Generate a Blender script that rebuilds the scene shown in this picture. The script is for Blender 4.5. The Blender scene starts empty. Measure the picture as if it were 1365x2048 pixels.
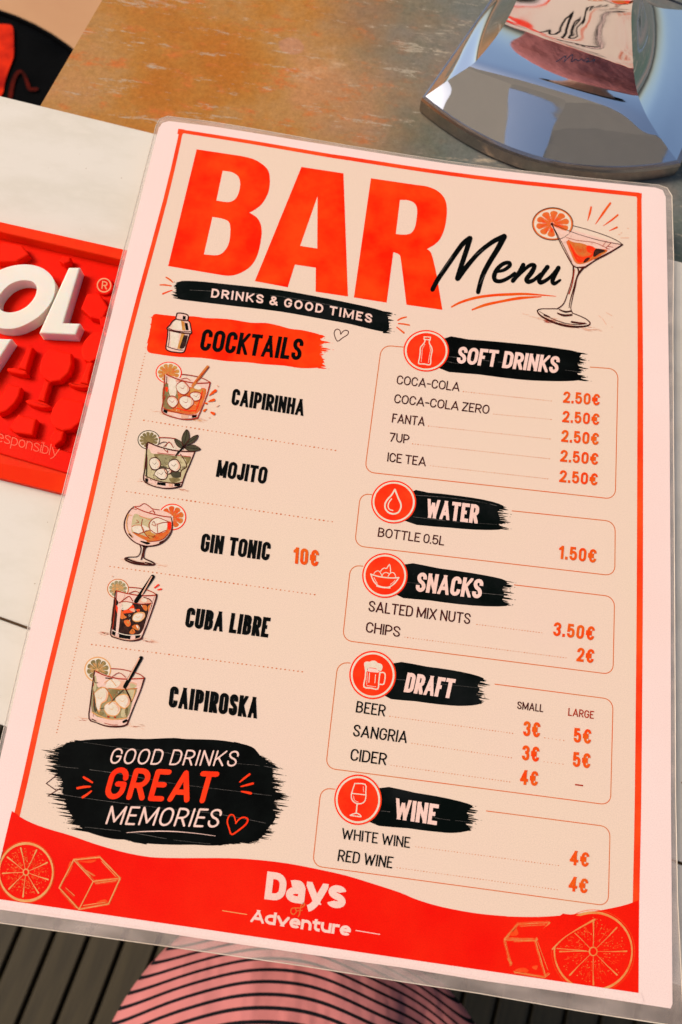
import bpy, math, random
import numpy as np
from mathutils import Vector, Matrix
from mathutils.geometry import delaunay_2d_cdt
from mathutils.bvhtree import BVHTree

# ------------------------------------------------------------------ camera, light, exposure
SC = bpy.context.scene
COL = SC.collection
W, H, FPX = 1365.0, 2048.0, 1400.0
CAM = Vector((0.08929988, 0.06218994, 0.23365603))
ROT = Matrix(((0.99066859, 0.13191361, 0.03427169),
              (-0.13619605, 0.94867899, 0.28540991),
              (0.00513662, -0.2874143, 0.95779259)))          # world -> camera
cd = bpy.data.cameras.new('camera')
cam = bpy.data.objects.new('camera', cd)
COL.objects.link(cam)
cam.matrix_world = Matrix.Translation(CAM) @ ROT.transposed().to_4x4()
cd.sensor_fit = 'VERTICAL'
cd.sensor_height = 36.0
cd.lens = 36.0 * FPX / H
cd.clip_start, cd.clip_end = 0.004, 60.0
cd.dof.use_dof = True
cd.dof.focus_distance = 0.238
cd.dof.aperture_fstop = 14.0
SC.camera = cam

SUN_EL, SUN_AZ = math.radians(50), math.radians(-78)      # azimuth from +y towards +x
world = bpy.data.worlds.new('World')
SC.world = world
world.use_nodes = True
wn = world.node_tree
bg = wn.nodes['Background']
sky = wn.nodes.new('ShaderNodeTexSky')
sky.sky_type = 'NISHITA'
sky.sun_disc = False
sky.sun_elevation = SUN_EL
sky.sun_rotation = SUN_AZ
sky.dust_density = 3.0
sky.ozone_density = 0.6
wn.links.new(sky.outputs[0], bg.inputs[0])
bg.inputs[1].default_value = 0.075
sl = bpy.data.lights.new('sun', 'SUN')
sl.energy = 1.5
sl.angle = math.radians(24)
sl.color = (1.0, 0.87, 0.74)
sun = bpy.data.objects.new('sun', sl)
COL.objects.link(sun)
sd = Vector((math.sin(SUN_AZ) * math.cos(SUN_EL), math.cos(SUN_AZ) * math.cos(SUN_EL), math.sin(SUN_EL)))
sun.rotation_euler = sd.to_track_quat('Z', 'Y').to_euler()
SC.view_settings.view_transform = 'Standard'
SC.view_settings.look = 'None'
SC.view_settings.exposure = 0.96
SC.view_settings.gamma = 1.0

rnd = random.Random(7)


def P(x, y, z=0.0):
    """the point of the level plane z that the photograph shows at x, y"""
    d = ROT.transposed() @ Vector(((x - W / 2) / FPX, (H / 2 - y) / FPX, -1.0))
    return CAM + d * ((z - CAM.z) / d.z)


def crop(ox, oy, s):
    return lambda x, y: (ox + x / s, oy + y / s)


# ------------------------------------------------------------------ materials
def material(name, rough=0.5, metal=0.0, spec=0.3):
    m = bpy.data.materials.new(name)
    m.use_nodes = True
    b = m.node_tree.nodes['Principled BSDF']
    b.inputs['Roughness'].default_value = rough
    b.inputs['Metallic'].default_value = metal
    b.inputs['Specular IOR Level'].default_value = spec
    return m, m.node_tree.nodes, m.node_tree.links, b


def noise(nt, ln, scale, detail=4.0, rough=0.6, coord='Object', stretch=None):
    tc = nt.new('ShaderNodeTexCoord')
    n = nt.new('ShaderNodeTexNoise')
    n.inputs['Scale'].default_value = scale
    n.inputs['Detail'].default_value = detail
    n.inputs['Roughness'].default_value = rough
    if stretch:
        mp = nt.new('ShaderNodeMapping')
        mp.inputs['Scale'].default_value = stretch[:3]
        if len(stretch) > 3:
            mp.inputs['Rotation'].default_value = (0, 0, stretch[3])
        ln.new(tc.outputs[coord], mp.inputs[0])
        ln.new(mp.outputs[0], n.inputs['Vector'])
    else:
        ln.new(tc.outputs[coord], n.inputs['Vector'])
    return n


def ramp(nt, ln, src, stops):
    r = nt.new('ShaderNodeValToRGB')
    while len(r.color_ramp.elements) > 1:
        r.color_ramp.elements.remove(r.color_ramp.elements[0])
    for i, (p, c) in enumerate(stops):
        e = r.color_ramp.elements[0] if i == 0 else r.color_ramp.elements.new(p)
        e.position = p
        e.color = (*c, 1)
    ln.new(src, r.inputs[0])
    return r


def mix(nt, ln, fac, a, b):
    m = nt.new('ShaderNodeMix')
    m.data_type = 'RGBA'
    for sock, v in ((m.inputs[0], fac), (m.inputs[6], a), (m.inputs[7], b)):
        if isinstance(v, (int, float)):
            sock.default_value = v
        elif isinstance(v, tuple):
            sock.default_value = (*v, 1)
        else:
            ln.new(v, sock)
    return m.outputs[2]


def bump(nt, ln, b, src, strength, dist):
    n = nt.new('ShaderNodeBump')
    n.inputs['Strength'].default_value = strength
    n.inputs['Distance'].default_value = dist
    ln.new(src, n.inputs['Height'])
    ln.new(n.outputs[0], b.inputs['Normal'])


def ink(name, c, c2, scale=260.0, lo=0.35, hi=0.65, fleck=None, spec=0.03, rough=0.5):
    """printed ink: colour drifts between c and c2, with fine paper grain and optional flecks of bare paper"""
    m, nt, ln, b = material(name, rough, 0, spec)
    big = noise(nt, ln, scale, 5)
    r = ramp(nt, ln, big.outputs[0], [(lo, c), (hi, c2)])
    grain = noise(nt, ln, 3200, 2)
    g = ramp(nt, ln, grain.outputs[0], [(0.3, (0.9, 0.9, 0.9)), (0.7, (1.06, 1.06, 1.06))])
    mul = nt.new('ShaderNodeMix')
    mul.data_type = 'RGBA'
    mul.blend_type = 'MULTIPLY'
    mul.inputs[0].default_value = 1.0
    ln.new(r.outputs[0], mul.inputs[6])
    ln.new(g.outputs[0], mul.inputs[7])
    out = mul.outputs[2]
    if fleck:
        f = noise(nt, ln, fleck[0], 6, 0.75)
        fr = ramp(nt, ln, f.outputs[0], [(fleck[1], (0, 0, 0)), (fleck[1] + 0.05, (1, 1, 1))])
        out = mix(nt, ln, fr.outputs[0], out, fleck[2])
    ln.new(out, b.inputs['Base Color'])
    bump(nt, ln, b, grain.outputs[0], 0.05, 0.0002)
    return m


def hexc(h, k=1.0):
    v = [int(h[i:i + 2], 16) / 255 for i in (0, 2, 4)]
    return tuple(k * ((x / 12.92) if x < 0.04045 else ((x + 0.055) / 1.055) ** 2.4) for x in v)


M = {}
M['paper'] = ink('paper_margin', hexc('f4d9ce', .87), hexc('f3d3c6', .87), 12, .3, .7, rough=.35)
M['cream'] = ink('paper_cream', hexc('ecd1b7', .84), hexc('edcfb9', .84), 14, .3, .7, rough=.4)
M['red'] = ink('ink_red', (.84, .048, .004), (.82, .012, .001), 60, .35, .65, (900, .68, (.84, .15, .03)), spec=.02)
M['deepred'] = ink('ink_deep_red', (.74, .006, .002), (.78, .02, .004), 22, .4, .75, (1100, .74, (.8, .18, .05)))
M['badge'] = ink('ink_badge_red', (.85, .045, .008), (.80, .02, .004), 110)
M['frame'] = ink('ink_frame_red', (.80, .075, .012), (.76, .035, .008), 45)
M['orange'] = ink('ink_orange', (.68, .11, .010), (.76, .045, .004), 160, spec=.02)
M['thin'] = ink('ink_thin_orange', (.56, .17, .05), (.62, .11, .02), 90)
M['dot'] = ink('ink_dot', (.58, .20, .07), (.52, .13, .04), 300)
M['black'] = ink('ink_black', (.0012, .0016, .0014), (.003, .004, .0035), 120, .4, .7, spec=.02)
M['slate'] = ink('ink_brush_black', (.0015, .0030, .0024), (.010, .011, .011), 70, .42, .85, (1500, .72, (.03, .03, .028)), spec=.02)
M['maroon'] = ink('ink_maroon', (.035, .004, .004), (.065, .008, .006), 200, spec=.02)
M['scratch'] = ink('ink_scratch', (.16, .14, .12), (.05, .045, .04), 900)
M['pinktext'] = ink('ink_bare_paper', hexc('f8d0c0', .84), hexc('f3c9b6', .84), 60)
M['ice'] = ink('ink_ice', hexc('efdcc6', .84), hexc('e5d2b4', .84), 300)
M['pinkglass'] = ink('ink_glass_pink', hexc('f2c9b6', .84), hexc('edbfa8', .84), 300)
M['olive'] = ink('ink_olive', hexc('9a8452', .8), hexc('7c6c44', .8), 500)
M['lime'] = ink('ink_lime', hexc('aa9c70', .82), hexc('918760', .82), 500)
M['limepale'] = ink('ink_lime_pale', hexc('cfbd90', .85), hexc('bfae80', .85), 500)
M['leaf'] = ink('ink_leaf', hexc('57503a', .8), hexc('46412f', .8), 500)
M['peach'] = ink('ink_peach', hexc('e07a38', .85), hexc('e8612a', .85), 400)
M['amber'] = ink('ink_amber', hexc('cf7f3a', .85), hexc('dd5a24', .85), 420)
M['goldflesh'] = ink('ink_gold_flesh', hexc('cf9a4c', .85), hexc('cc7e3a', .85), 500)
M['redline'] = ink('ink_red_line', (.42, .035, .010), (.26, .022, .010), 400)
M['brownline'] = ink('ink_brown_line', (.022, .006, .004), (.09, .012, .007), 400)
M['cola'] = ink('ink_cola', (.012, .006, .005), (.05, .018, .012), 700)
M['blush'] = ink('ink_blush', hexc('e9b496', .85), hexc('e5a888', .85), 400)
M['gold'] = ink('ink_pale_gold', (.66, .26, .07), (.70, .36, .13), 260, .3, .7)
M['amberline'] = ink('ink_amber_line', (.70, .16, .03), (.66, .30, .09), 300, .35, .65)
M['golddim'] = ink('ink_dim_gold', (.74, .10, .018), (.68, .22, .05), 500, .35, .65)
M['glow'] = ink('ink_warm_red', (.80, .05, .008), (.76, .09, .018), 420, .4, .7, (900, .66, (.75, .25, .08)))

# ------------------------------------------------------------------ flat geometry helpers
def smooth(pts, n=5, closed=False):
    """Catmull-Rom through the points"""
    p = [Vector(q[:2]) for q in pts]
    out = []
    N = len(p)
    rng = range(N if closed else N - 1)
    for i in rng:
        if closed:
            a, b, c, d = p[i - 1], p[i], p[(i + 1) % N], p[(i + 2) % N]
        else:
            a, b, c, d = p[max(i - 1, 0)], p[i], p[i + 1], p[min(i + 2, N - 1)]
        for k in range(n):
            t = k / n
            out.append(0.5 * ((2 * b) + (c - a) * t + (2 * a - 5 * b + 4 * c - d) * t * t + (3 * b - a - 3 * c + d) * t ** 3))
    if not closed:
        out.append(p[-1])
    return out


def disc(c, r, n=10, ry=None):
    ry = r if ry is None else ry
    return [Vector((c[0] + r * math.cos(2 * math.pi * i / n), c[1] + ry * math.sin(2 * math.pi * i / n))) for i in range(n)]


def ribbon(pts, w, closed=False, caps='round'):
    """quads along a line; w is one width or one per point"""
    p = [Vector(q[:2]) for q in pts]
    q = [p[0]]
    for a in p[1:]:
        if (a - q[-1]).length > 1e-6:
            q.append(a)
    p = q
    if closed and (p[0] - p[-1]).length < 1e-6:
        p.pop()
    N = len(p)
    if N < 2:
        return [disc(p[0], (w if isinstance(w, (int, float)) else w[0]) / 2)]
    if isinstance(w, (int, float)):
        ws = [w] * N
    else:
        ws = [w[min(int(i / max(N - 1, 1) * (len(w) - 1)), len(w) - 2)] * (1 - f) + w[min(int(i / max(N - 1, 1) * (len(w) - 1)), len(w) - 2) + 1] * f
              for i in range(N) for f in [(i / max(N - 1, 1) * (len(w) - 1)) - min(int(i / max(N - 1, 1) * (len(w) - 1)), len(w) - 2)]]
    L, R = [], []
    for i in range(N):
        if closed:
            a, b = p[i] - p[i - 1], p[(i + 1) % N] - p[i]
        else:
            a = p[i] - p[i - 1] if i else p[1] - p[0]
            b = p[i + 1] - p[i] if i < N - 1 else p[-1] - p[-2]
        a, b = a.normalized(), b.normalized()
        t = a + b
        t = t.normalized() if t.length > 1e-3 else a
        n = Vector((-t.y, t.x))
        k = 1 / max(0.55, n.dot(Vector((-a.y, a.x))))
        L.append(p[i] + n * ws[i] / 2 * k)
        R.append(p[i] - n * ws[i] / 2 * k)
    polys = []
    for i in range(N if closed else N - 1):
        j = (i + 1) % N
        polys.append([L[i], L[j], R[j], R[i]])
    if caps == 'round' and not closed:
        polys.append(disc(p[0], ws[0] / 2, 8))
        polys.append(disc(p[-1], ws[-1] / 2, 8))
    return polys


def clip(poly, axis, lim, sign):
    out = []
    for i in range(len(poly)):
        a, b = poly[i - 1], poly[i]
        da, db = sign * (a[axis] - lim), sign * (b[axis] - lim)
        if (da <= 0) != (db <= 0):
            out.append(a + (b - a) * (da / (da - db)))
        if db <= 0:
            out.append(b)
    return out


def area(p):
    return 0.5 * sum(p[i - 1].x * p[i].y - p[i].x * p[i - 1].y for i in range(len(p)))


def union(polys):
    """triangulated union of polygons: (verts, faces)"""
    v, f, keep = [], [], []
    for p in polys:
        p = [Vector(q[:2]) for q in p]
        for t in ([[p[0], p[1], p[2]], [p[0], p[2], p[3]]] if len(p) == 4 else [p]):
            a = area(t)
            if len(t) < 3 or abs(a) < 1e-7:
                continue
            if a < 0:
                t.reverse()
            f.append(list(range(len(v), len(v) + len(t))))
            v += t
            keep.append(np.array([tuple(q) for q in t]))
    if not f:
        return [], []
    if len(f) == 1 and len(f[0]) == 3:
        return v, f
    ed = [(g[i - 1], g[i]) for g in f for i in range(len(g))]
    r = delaunay_2d_cdt(v, ed, [], 0, 1e-7)
    V = np.array([tuple(q) for q in r[0]])
    T = np.array([t[:3] for t in r[2]])
    C = V[T].mean(axis=1)
    ins = np.zeros(len(C), bool)
    for q in keep:
        lo, hi = q.min(0), q.max(0)
        idx = np.nonzero((C[:, 0] > lo[0]) & (C[:, 0] < hi[0]) & (C[:, 1] > lo[1]) & (C[:, 1] < hi[1]) & ~ins)[0]
        if not len(idx):
            continue
        x, y = C[idx, 0][:, None], C[idx, 1][:, None]
        x1, y1 = q[:, 0][None], q[:, 1][None]
        x2, y2 = np.roll(q[:, 0], -1)[None], np.roll(q[:, 1], -1)[None]
        cr = ((y1 > y) != (y2 > y)) & (x < (x2 - x1) * (y - y1) / np.where(y2 == y1, 1e-12, y2 - y1) + x1)
        ins[idx] = (cr.sum(1) % 2) == 1
    return r[0], [list(map(int, t)) for t, k in zip(T, ins) if k]


def add_tris(mesh_data, tris, xf, mi=0):
    v, f = tris
    o = len(mesh_data[0])
    mesh_data[0].extend(xf(q) for q in v)
    mesh_data[1].extend([o + i for i in g] for g in f)
    mesh_data[2].extend([mi] * len(f))


def new_obj(name, verts, faces, mats, parent=None, mi=None, smooth_shade=False):
    me = bpy.data.meshes.new(name)
    me.from_pydata([tuple(v) for v in verts], [], faces)
    for m in (mats if isinstance(mats, (list, tuple)) else [mats]):
        me.materials.append(m)
    if mi:
        me.polygons.foreach_set('material_index', mi)
    if smooth_shade:
        me.polygons.foreach_set('use_smooth', [True] * len(faces))
    me.update()
    o = bpy.data.objects.new(name, me)
    COL.objects.link(o)
    if parent:
        o.parent = parent
    return o


def tag(o, label=None, cat=None, group=None, kind=None):
    for k, v in (('label', label), ('category', cat), ('group', group), ('kind', kind)):
        if v:
            o[k] = v
    return o


def empty(name, label, cat, loc=(0, 0, 0)):
    o = bpy.data.objects.new(name, None)
    COL.objects.link(o)
    o.empty_display_size = 0.02
    o.location = loc
    return tag(o, label, cat)


LAYER = 0.000016


class Print:
    """flat print on the menu, in photo coordinates; every layer lies a hair above the one before"""
    bold = 1

    def __init__(self, name, parent, base=2, label=None):
        self.name, self.parent, self.base, self.label = name, parent, base, label
        self.items = []                    # (layer, mat, polys or None, tris)

    def fill(self, pts, mat, layer=0):
        self.items.append((layer, mat, [pts], None))
        return self

    def sfill(self, pts, mat, layer=0, n=4):
        return self.fill(smooth(pts, n, True), mat, layer)

    def line(self, pts, w, mat, layer=1, sm=0, closed=False, caps='round'):
        if self.bold != 1:
            w = w * self.bold if isinstance(w, (int, float)) else [q * self.bold for q in w]
        if sm:
            pts = smooth(pts, sm, closed)
        self.items.append((layer, mat, ribbon(pts, w, closed, caps), None))
        return self

    def dots(self, a, b, step, r, mat, layer=1, jit=0.25):
        a, b = Vector(a), Vector(b)
        n = max(2, round((b - a).length / step))
        for i in range(n + 1):
            q = a.lerp(b, i / n)
            rr = r * (1 + rnd.uniform(-jit, jit))
            self.items.append((layer, mat, [disc(q, rr * 1.15, 6, rr * .85)], None))
        return self

    def tris(self, t, mat, layer=1):
        self.items.append((layer, mat, None, t))
        return self

    def build(self, z0=0.0):
        groups = {}
        for l, m, p, t in self.items:
            g = groups.setdefault((l, m), [[], []])
            if p:
                g[0] += p
            if t:
                g[1].append(t)
        mats, data = [], ([], [], [])
        for (l, m), (ps, ts) in sorted(groups.items()):
            if m not in mats:
                mats.append(m)
            z = z0 + LAYER * (self.base + l)
            xf = lambda q, z=z: P(q[0], q[1], z)
            if ps:
                add_tris(data, union(ps), xf, mats.index(m))
            for t in ts:
                add_tris(data, t, xf, mats.index(m))
        # photo y runs down, so the faces come out clockwise: turn them up
        faces = []
        for f in data[1]:
            a, b, c = (data[0][i] for i in f[:3])
            faces.append(f if (b - a).cross(c - a).z > 0 else f[::-1])
        o = new_obj(self.name, data[0], faces, [M[m] for m in mats], self.parent, data[2])
        if self.label:
            o['label'] = self.label
        return o


# ------------------------------------------------------------------ lettering drawn stroke by stroke
r_ = 'r'
GL = {
 'A': (.46, [[(0, 0), (.5, 1), (1, 0)], [(.18, .28), (.82, .28)]]),
 'B': (.36, [[(0, .53), (0, 1), (.9, 1, r_), (.9, .53, r_), 'c'], [(0, 0), (0, .53), (1, .53, r_), (1, 0, r_), 'c']]),
 'C': (.37, [[(1, .68), (1, 1, r_), (0, 1, r_), (0, 0, r_), (1, 0, r_), (1, .32)]]),
 'D': (.38, [[(0, 0), (0, 1), (1, 1, r_), (1, 0, r_), 'c']]),
 'E': (.30, [[(0, 0), (0, 1)], [(0, 1), (1, 1)], [(0, .52), (.88, .52)], [(0, 0), (1, 0)]]),
 'F': (.29, [[(0, 0), (0, 1)], [(0, 1), (1, 1)], [(0, .5), (.88, .5)]]),
 'G': (.39, [[(1, .7), (1, 1, r_), (0, 1, r_), (0, 0, r_), (1, 0, r_), (1, .48)], [(1, .48), (.55, .48)]]),
 'H': (.38, [[(0, 0), (0, 1)], [(1, 0), (1, 1)], [(0, .52), (1, .52)]]),
 'I': (0, [[(0, 0), (0, 1)]]),
 'J': (.28, [[(1, 1), (1, 0, r_), (0, 0, r_), (0, .28)]]),
 'K': (.38, [[(0, 0), (0, 1)], [(1, 1), (0, .36)], [(.3, .55), (1, 0)]]),
 'L': (.28, [[(0, 1), (0, 0)], [(0, 0), (1, 0)]]),
 'M': (.54, [[(0, 0), (0, 1)], [(0, 1), (.5, .12), (1, 1)], [(1, 1), (1, 0)]]),
 'N': (.39, [[(0, 0), (0, 1)], [(0, 1), (1, 0)], [(1, 0), (1, 1)]]),
 'O': (.41, [[(0, 1, r_), (1, 1, r_), (1, 0, r_), (0, 0, r_), 'c']]),
 'P': (.36, [[(0, 0), (0, 1)], [(0, .42), (0, 1), (1, 1, r_), (1, .42, r_), 'c']]),
 'R': (.36, [[(0, 0), (0, 1)], [(0, .46), (0, 1), (1, 1, r_), (1, .46, r_), 'c'], [(.5, .46), (1, 0)]]),
 'S': (.35, [[(1, .7), (1, 1, r_), (0, 1, r_), (0, .6, r_), (1, .42, r_), (1, 0, r_), (0, 0, r_), (0, .3)]]),
 'T': (.38, [[(0, 1), (1, 1)], [(.5, 0), (.5, 1)]]),
 'U': (.38, [[(0, 1), (0, 0, r_), (1, 0, r_), (1, 1)]]),
 'V': (.44, [[(0, 1), (.5, 0), (1, 1)]]),
 'W': (.66, [[(0, 1), (.25, 0), (.5, .9), (.75, 0), (1, 1)]]),
 'X': (.40, [[(0, 0), (1, 1)], [(0, 1), (1, 0)]]),
 'Z': (.34, [[(0, 1), (1, 1)], [(1, 1), (0, 0)], [(0, 0), (1, 0)]]),
 '0': (.33, [[(0, 1, r_), (1, 1, r_), (1, 0, r_), (0, 0, r_), 'c']]),
 '1': (.15, [[(0, .82), (1, 1)], [(1, 1), (1, 0)]]),
 '2': (.33, [[(0, .7), (0, 1, r_), (1, 1, r_), (1, .58, r_), (0, 0)], [(0, 0), (1, 0)]]),
 '3': (.33, [[(0, .74), (0, 1, r_), (1, 1, r_), (1, .54, r_), (.35, .54)], [(.35, .54), (1, .54, r_), (1, 0, r_), (0, 0, r_), (0, .26)]]),
 '4': (.38, [[(.7, 0), (.7, 1)], [(.7, 1), (0, .27)], [(0, .27), (1, .27)]]),
 '5': (.33, [[(.95, 1), (.06, 1)], [(.06, 1), (.02, .5)], [(.02, .55), (.15, .64, r_), (1, .64, r_), (1, 0, r_), (0, 0, r_), (0, .27)]]),
 '7': (.34, [[(0, 1), (1, 1)], [(1, 1), (.28, 0)]]),
 '.': (0, [[(0, 0), (0, .04)]]),
 '-': (.2, [[(0, .42), (1, .42)]]),
 '\u20ac': (.40, [[(1, .74), (1, 1, r_), (.2, 1, r_), (.2, 0, r_), (1, 0, r_), (1, .26)], [(0, .6), (.78, .6)], [(0, .41), (.78, .41)]]),
 '&': (.42, [[(1, 0), (.18, .72, r_), (.18, 1, r_), (.72, 1, r_), (.72, .66, r_), (0, .42, r_), (0, 0, r_), (.7, 0, r_), (1, .42)]]),
 'a': (.34, [[(.08, .72), (.2, .76, r_), (1, .76, r_), (1, 0)], [(1, .44), (0, .44, r_), (0, 0, r_), (1, 0), 'c']]),
 'b': (.34, [[(0, 0), (0, 1)], [(0, 0), (0, .7), (1, .7, r_), (1, 0, r_), 'c']]),
 'd': (.36, [[(1, 0), (1, 1)], [(1, 0), (1, .72), (0, .72, r_), (0, 0, r_), 'c']]),
 'e': (.35, [[(0, .37), (1, .37)], [(1, .37), (1, .72, r_), (0, .72, r_), (0, 0, r_), (.92, 0, r_), (.92, .1)]]),
 'i': (0, [[(0, 0), (0, .7)], [(0, .93), (0, .98)]]),
 'l': (0, [[(0, 0), (0, 1)]]),
 'n': (.34, [[(0, 0), (0, .72)], [(0, .5), (0, .72, r_), (1, .72, r_), (1, 0)]]),
 'o': (.36, [[(0, .7, r_), (1, .7, r_), (1, 0, r_), (0, 0, r_), 'c']]),
 'p': (.34, [[(0, -.35), (0, .7)], [(0, 0), (0, .7), (1, .7, r_), (1, 0, r_), 'c']]),
 'r': (.2, [[(0, 0), (0, .72)], [(0, .5), (0, .72, r_), (1, .72)]]),
 's': (.32, [[(.95, .62), (.95, .76, r_), (0, .76, r_), (0, .46, r_), (1, .32, r_), (1, 0, r_), (0, 0, r_), (0, .12)]]),
 't': (.22, [[(.35, .92), (.35, 0, r_), (1, 0)], [(0, .72), (1, .72)]]),
 'u': (.34, [[(0, .72), (0, 0, r_), (1, 0, r_)], [(1, 0), (1, .72)]]),
 'v': (.42, [[(0, .74), (.5, 0), (1, .74)]]),
 'y': (.42, [[(0, .76), (.52, .06)], [(1, .76), (.35, -.3, r_), (.02, -.34)]]),
}
_gc = {}


def round_path(pts, R, closed):
    """runs of points; corners marked 'r' become curves, the others end a run"""
    N = len(pts)
    q = [Vector(p[:2]) for p in pts]
    rd = [len(p) > 2 for p in pts]
    runs, cur = [], []
    order = list(range(N))
    if closed:
        s = next((i for i in range(N) if not rd[i]), None)
        if s is None:
            out = []
            for i in range(N):
                a, b, c = q[i - 1], q[i], q[(i + 1) % N]
                la, lc = (a - b).length, (c - b).length
                da, dc = min(R, la / 2), min(R, lc / 2)
                s0, s1 = b + (a - b) / la * da, b + (c - b) / lc * dc
                out += [s0 * (1 - t) ** 3 + (s0 + (b - s0) * .56) * 3 * t * (1 - t) ** 2 + (s1 + (b - s1) * .56) * 3 * t * t * (1 - t) + s1 * t ** 3
                        for t in (0, .2, .4, .6, .8, 1)]
            return [(out, True)]
        order = [(s + i) % N for i in range(N)] + [s]
    cur = [q[order[0]]]
    for n_, i in enumerate(order[1:], 1):
        last = n_ == len(order) - 1
        if rd[i] and not last:
            a, b, c = q[order[n_ - 1]], q[i], q[order[n_ + 1]]
            la, lc = (a - b).length, (c - b).length
            da = min(R, la / 2 if rd[order[n_ - 1]] else la)
            dc = min(R, lc / 2 if rd[order[n_ + 1]] else lc)
            s0, s1 = b + (a - b) / la * da, b + (c - b) / lc * dc
            cur += [s0 * (1 - t) ** 3 + (s0 + (b - s0) * .56) * 3 * t * (1 - t) ** 2 + (s1 + (b - s1) * .56) * 3 * t * t * (1 - t) + s1 * t ** 3
                    for t in (0, .2, .4, .6, .8, 1)]
        else:
            cur.append(q[i])
            runs.append((cur, False))
            cur = [q[i]]
    return runs


def glyph(ch, kx, wt, hand):
    key = (ch, round(kx, 3), wt, hand)
    if key in _gc:
        return _gc[key]
    cw, strokes = GL[ch]
    cw *= kx
    sy = 1 - wt
    polys = []
    R = max(cw / 2 * 1.15, wt * .56)
    for st in strokes:
        closed = st[-1] == 'c'
        pts = st[:-1] if closed else st
        ys = [p[1] for p in pts]
        ylo, yhi = min(ys) * sy, max(ys) * sy + wt
        loc = [((p[0] * cw + wt / 2), (p[1] * sy + wt / 2)) + tuple(p[2:]) for p in pts]
        for run, cl in round_path(loc, R, closed):
            if hand:
                polys += ribbon(run, wt, cl, 'round')
                continue
            run = [Vector(p) for p in run]
            if not cl:
                for e, nb in ((0, 1), (-1, -2)):
                    d = run[e] - run[nb]
                    if d.length < 1e-6:
                        continue
                    d.normalize()
                    e_y = abs(run[e].y - (ylo + wt / 2)) < 1e-4 or abs(run[e].y - (yhi - wt / 2)) < 1e-4
                    e_x = abs(run[e].x - wt / 2) < 1e-4 or abs(run[e].x - cw - wt / 2) < 1e-4
                    if (abs(d.y) >= .5 and e_y) or (abs(d.y) < .5 and e_x) or ch == '-':
                        run[e] = run[e] + d * wt / 2 * (1.0 if abs(d.x) < .05 or abs(d.y) < .05 else 1.6)
            wd = wt
            if len(run) >= 2 and wt > .15 and ch in 'NMWVKXA':
                d0 = (run[1] - run[0]).normalized()
                wd = wt * (.84 if abs(d0.x) > .08 and abs(d0.y) > .3 else 1)
            for p in ribbon(run, wd, cl, 'butt'):
                p = clip(clip(p, 1, yhi, 1), 1, ylo, -1)
                p = clip(clip(p, 0, cw + wt, 1), 0, 0, -1) if len(p) > 2 else p
                if len(p) > 2:
                    polys.append(p)
    _gc[key] = union(polys)
    return _gc[key]


def text(pr, s, k, a, b, t, wt, mat, layer=3, gap=.09, space=.3, hand=False, sag=0.0, tall=1.0):
    """set s on the line a-b (its true left and right end), capitals as high as a-t"""
    A, B, T = Vector(k(*a)), Vector(k(*b)), Vector(k(*t))
    v = (T - A) * tall
    u = (B - A)
    ud = u.normalized()
    n = Vector((ud.y, -ud.x))
    hgt = abs(v.dot(n))
    total = u.length / hgt
    chars = [c for c in s if c != ' ']
    fixed = wt * len(chars) + gap * (len(s) - 1 - 2 * s.count(' ')) + (space + gap) * s.count(' ')
    sumw = sum(GL[c][0] for c in chars)
    kx = (total - fixed) / sumw
    if kx < .35:
        print('narrow', s, kx)
        kx = .35
    x = 0.0
    for c in s:
        if c == ' ':
            x += space
            continue
        g = glyph(c, kx, wt, hand)
        vv, ff = [], []
        for q in g[0]:
            X, Y = q[0] + x, q[1]
            tt = X / total
            vv.append(A + ud * (X * hgt) + v * Y + n * (sag * 4 * tt * (1 - tt)))
        pr.tris((vv, g[1]), mat, layer)
        x += GL[c][0] * kx + wt + gap
    return pr

# ------------------------------------------------------------------ measured close-ups of the photograph
cA = crop(0, 0, 2.73); cB = crop(800, 0, 2.41593); cC = crop(300, 220, 3.4125); cD = crop(650, 300, 3.9)
cF = crop(0, 400, 3.4147); cG = crop(280, 540, 3.25); cH = crop(240, 700, 5.6875)
cI = crop(200, 980, 6.825); cJ = crop(180, 1140, 7.5833); cK = crop(130, 1290, 6.825); cL = crop(60, 1450, 2.4375)
cM = crop(720, 640, 2.5278); cN = crop(660, 950, 2.275); cO = crop(620, 1290, 2.1328); cP = crop(600, 1530, 2.0682)
cQ = crop(0, 1600, 4.55); cR = crop(400, 1700, 3.4125); cS = crop(960, 1750, 3.3704); cT = crop(420, 760, 5.25)
cU = crop(360, 1050, 4.7069); cV = crop(320, 1350, 4.55); cW = crop(1080, 760, 7.5833); cX = crop(760, 730, 3.7917)
cY = crop(1010, 1380, 5.9348); cZ = crop(290, 610, 10.5); cGl = crop(1040, 380, 5.6875); cMe = crop(860, 440, 4.7069)
one = crop(0, 0, 1)


def K(k, pts):
    return [k(*p[:2]) for p in pts]


# ================================================================== the setting and furniture come first (tables, mat), then the menu
Z_BOARD = -0.0085          # top of the white table
Z_TABLE = -0.0200          # top of the worn metal table
Z_FLOOR = -0.74


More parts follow.
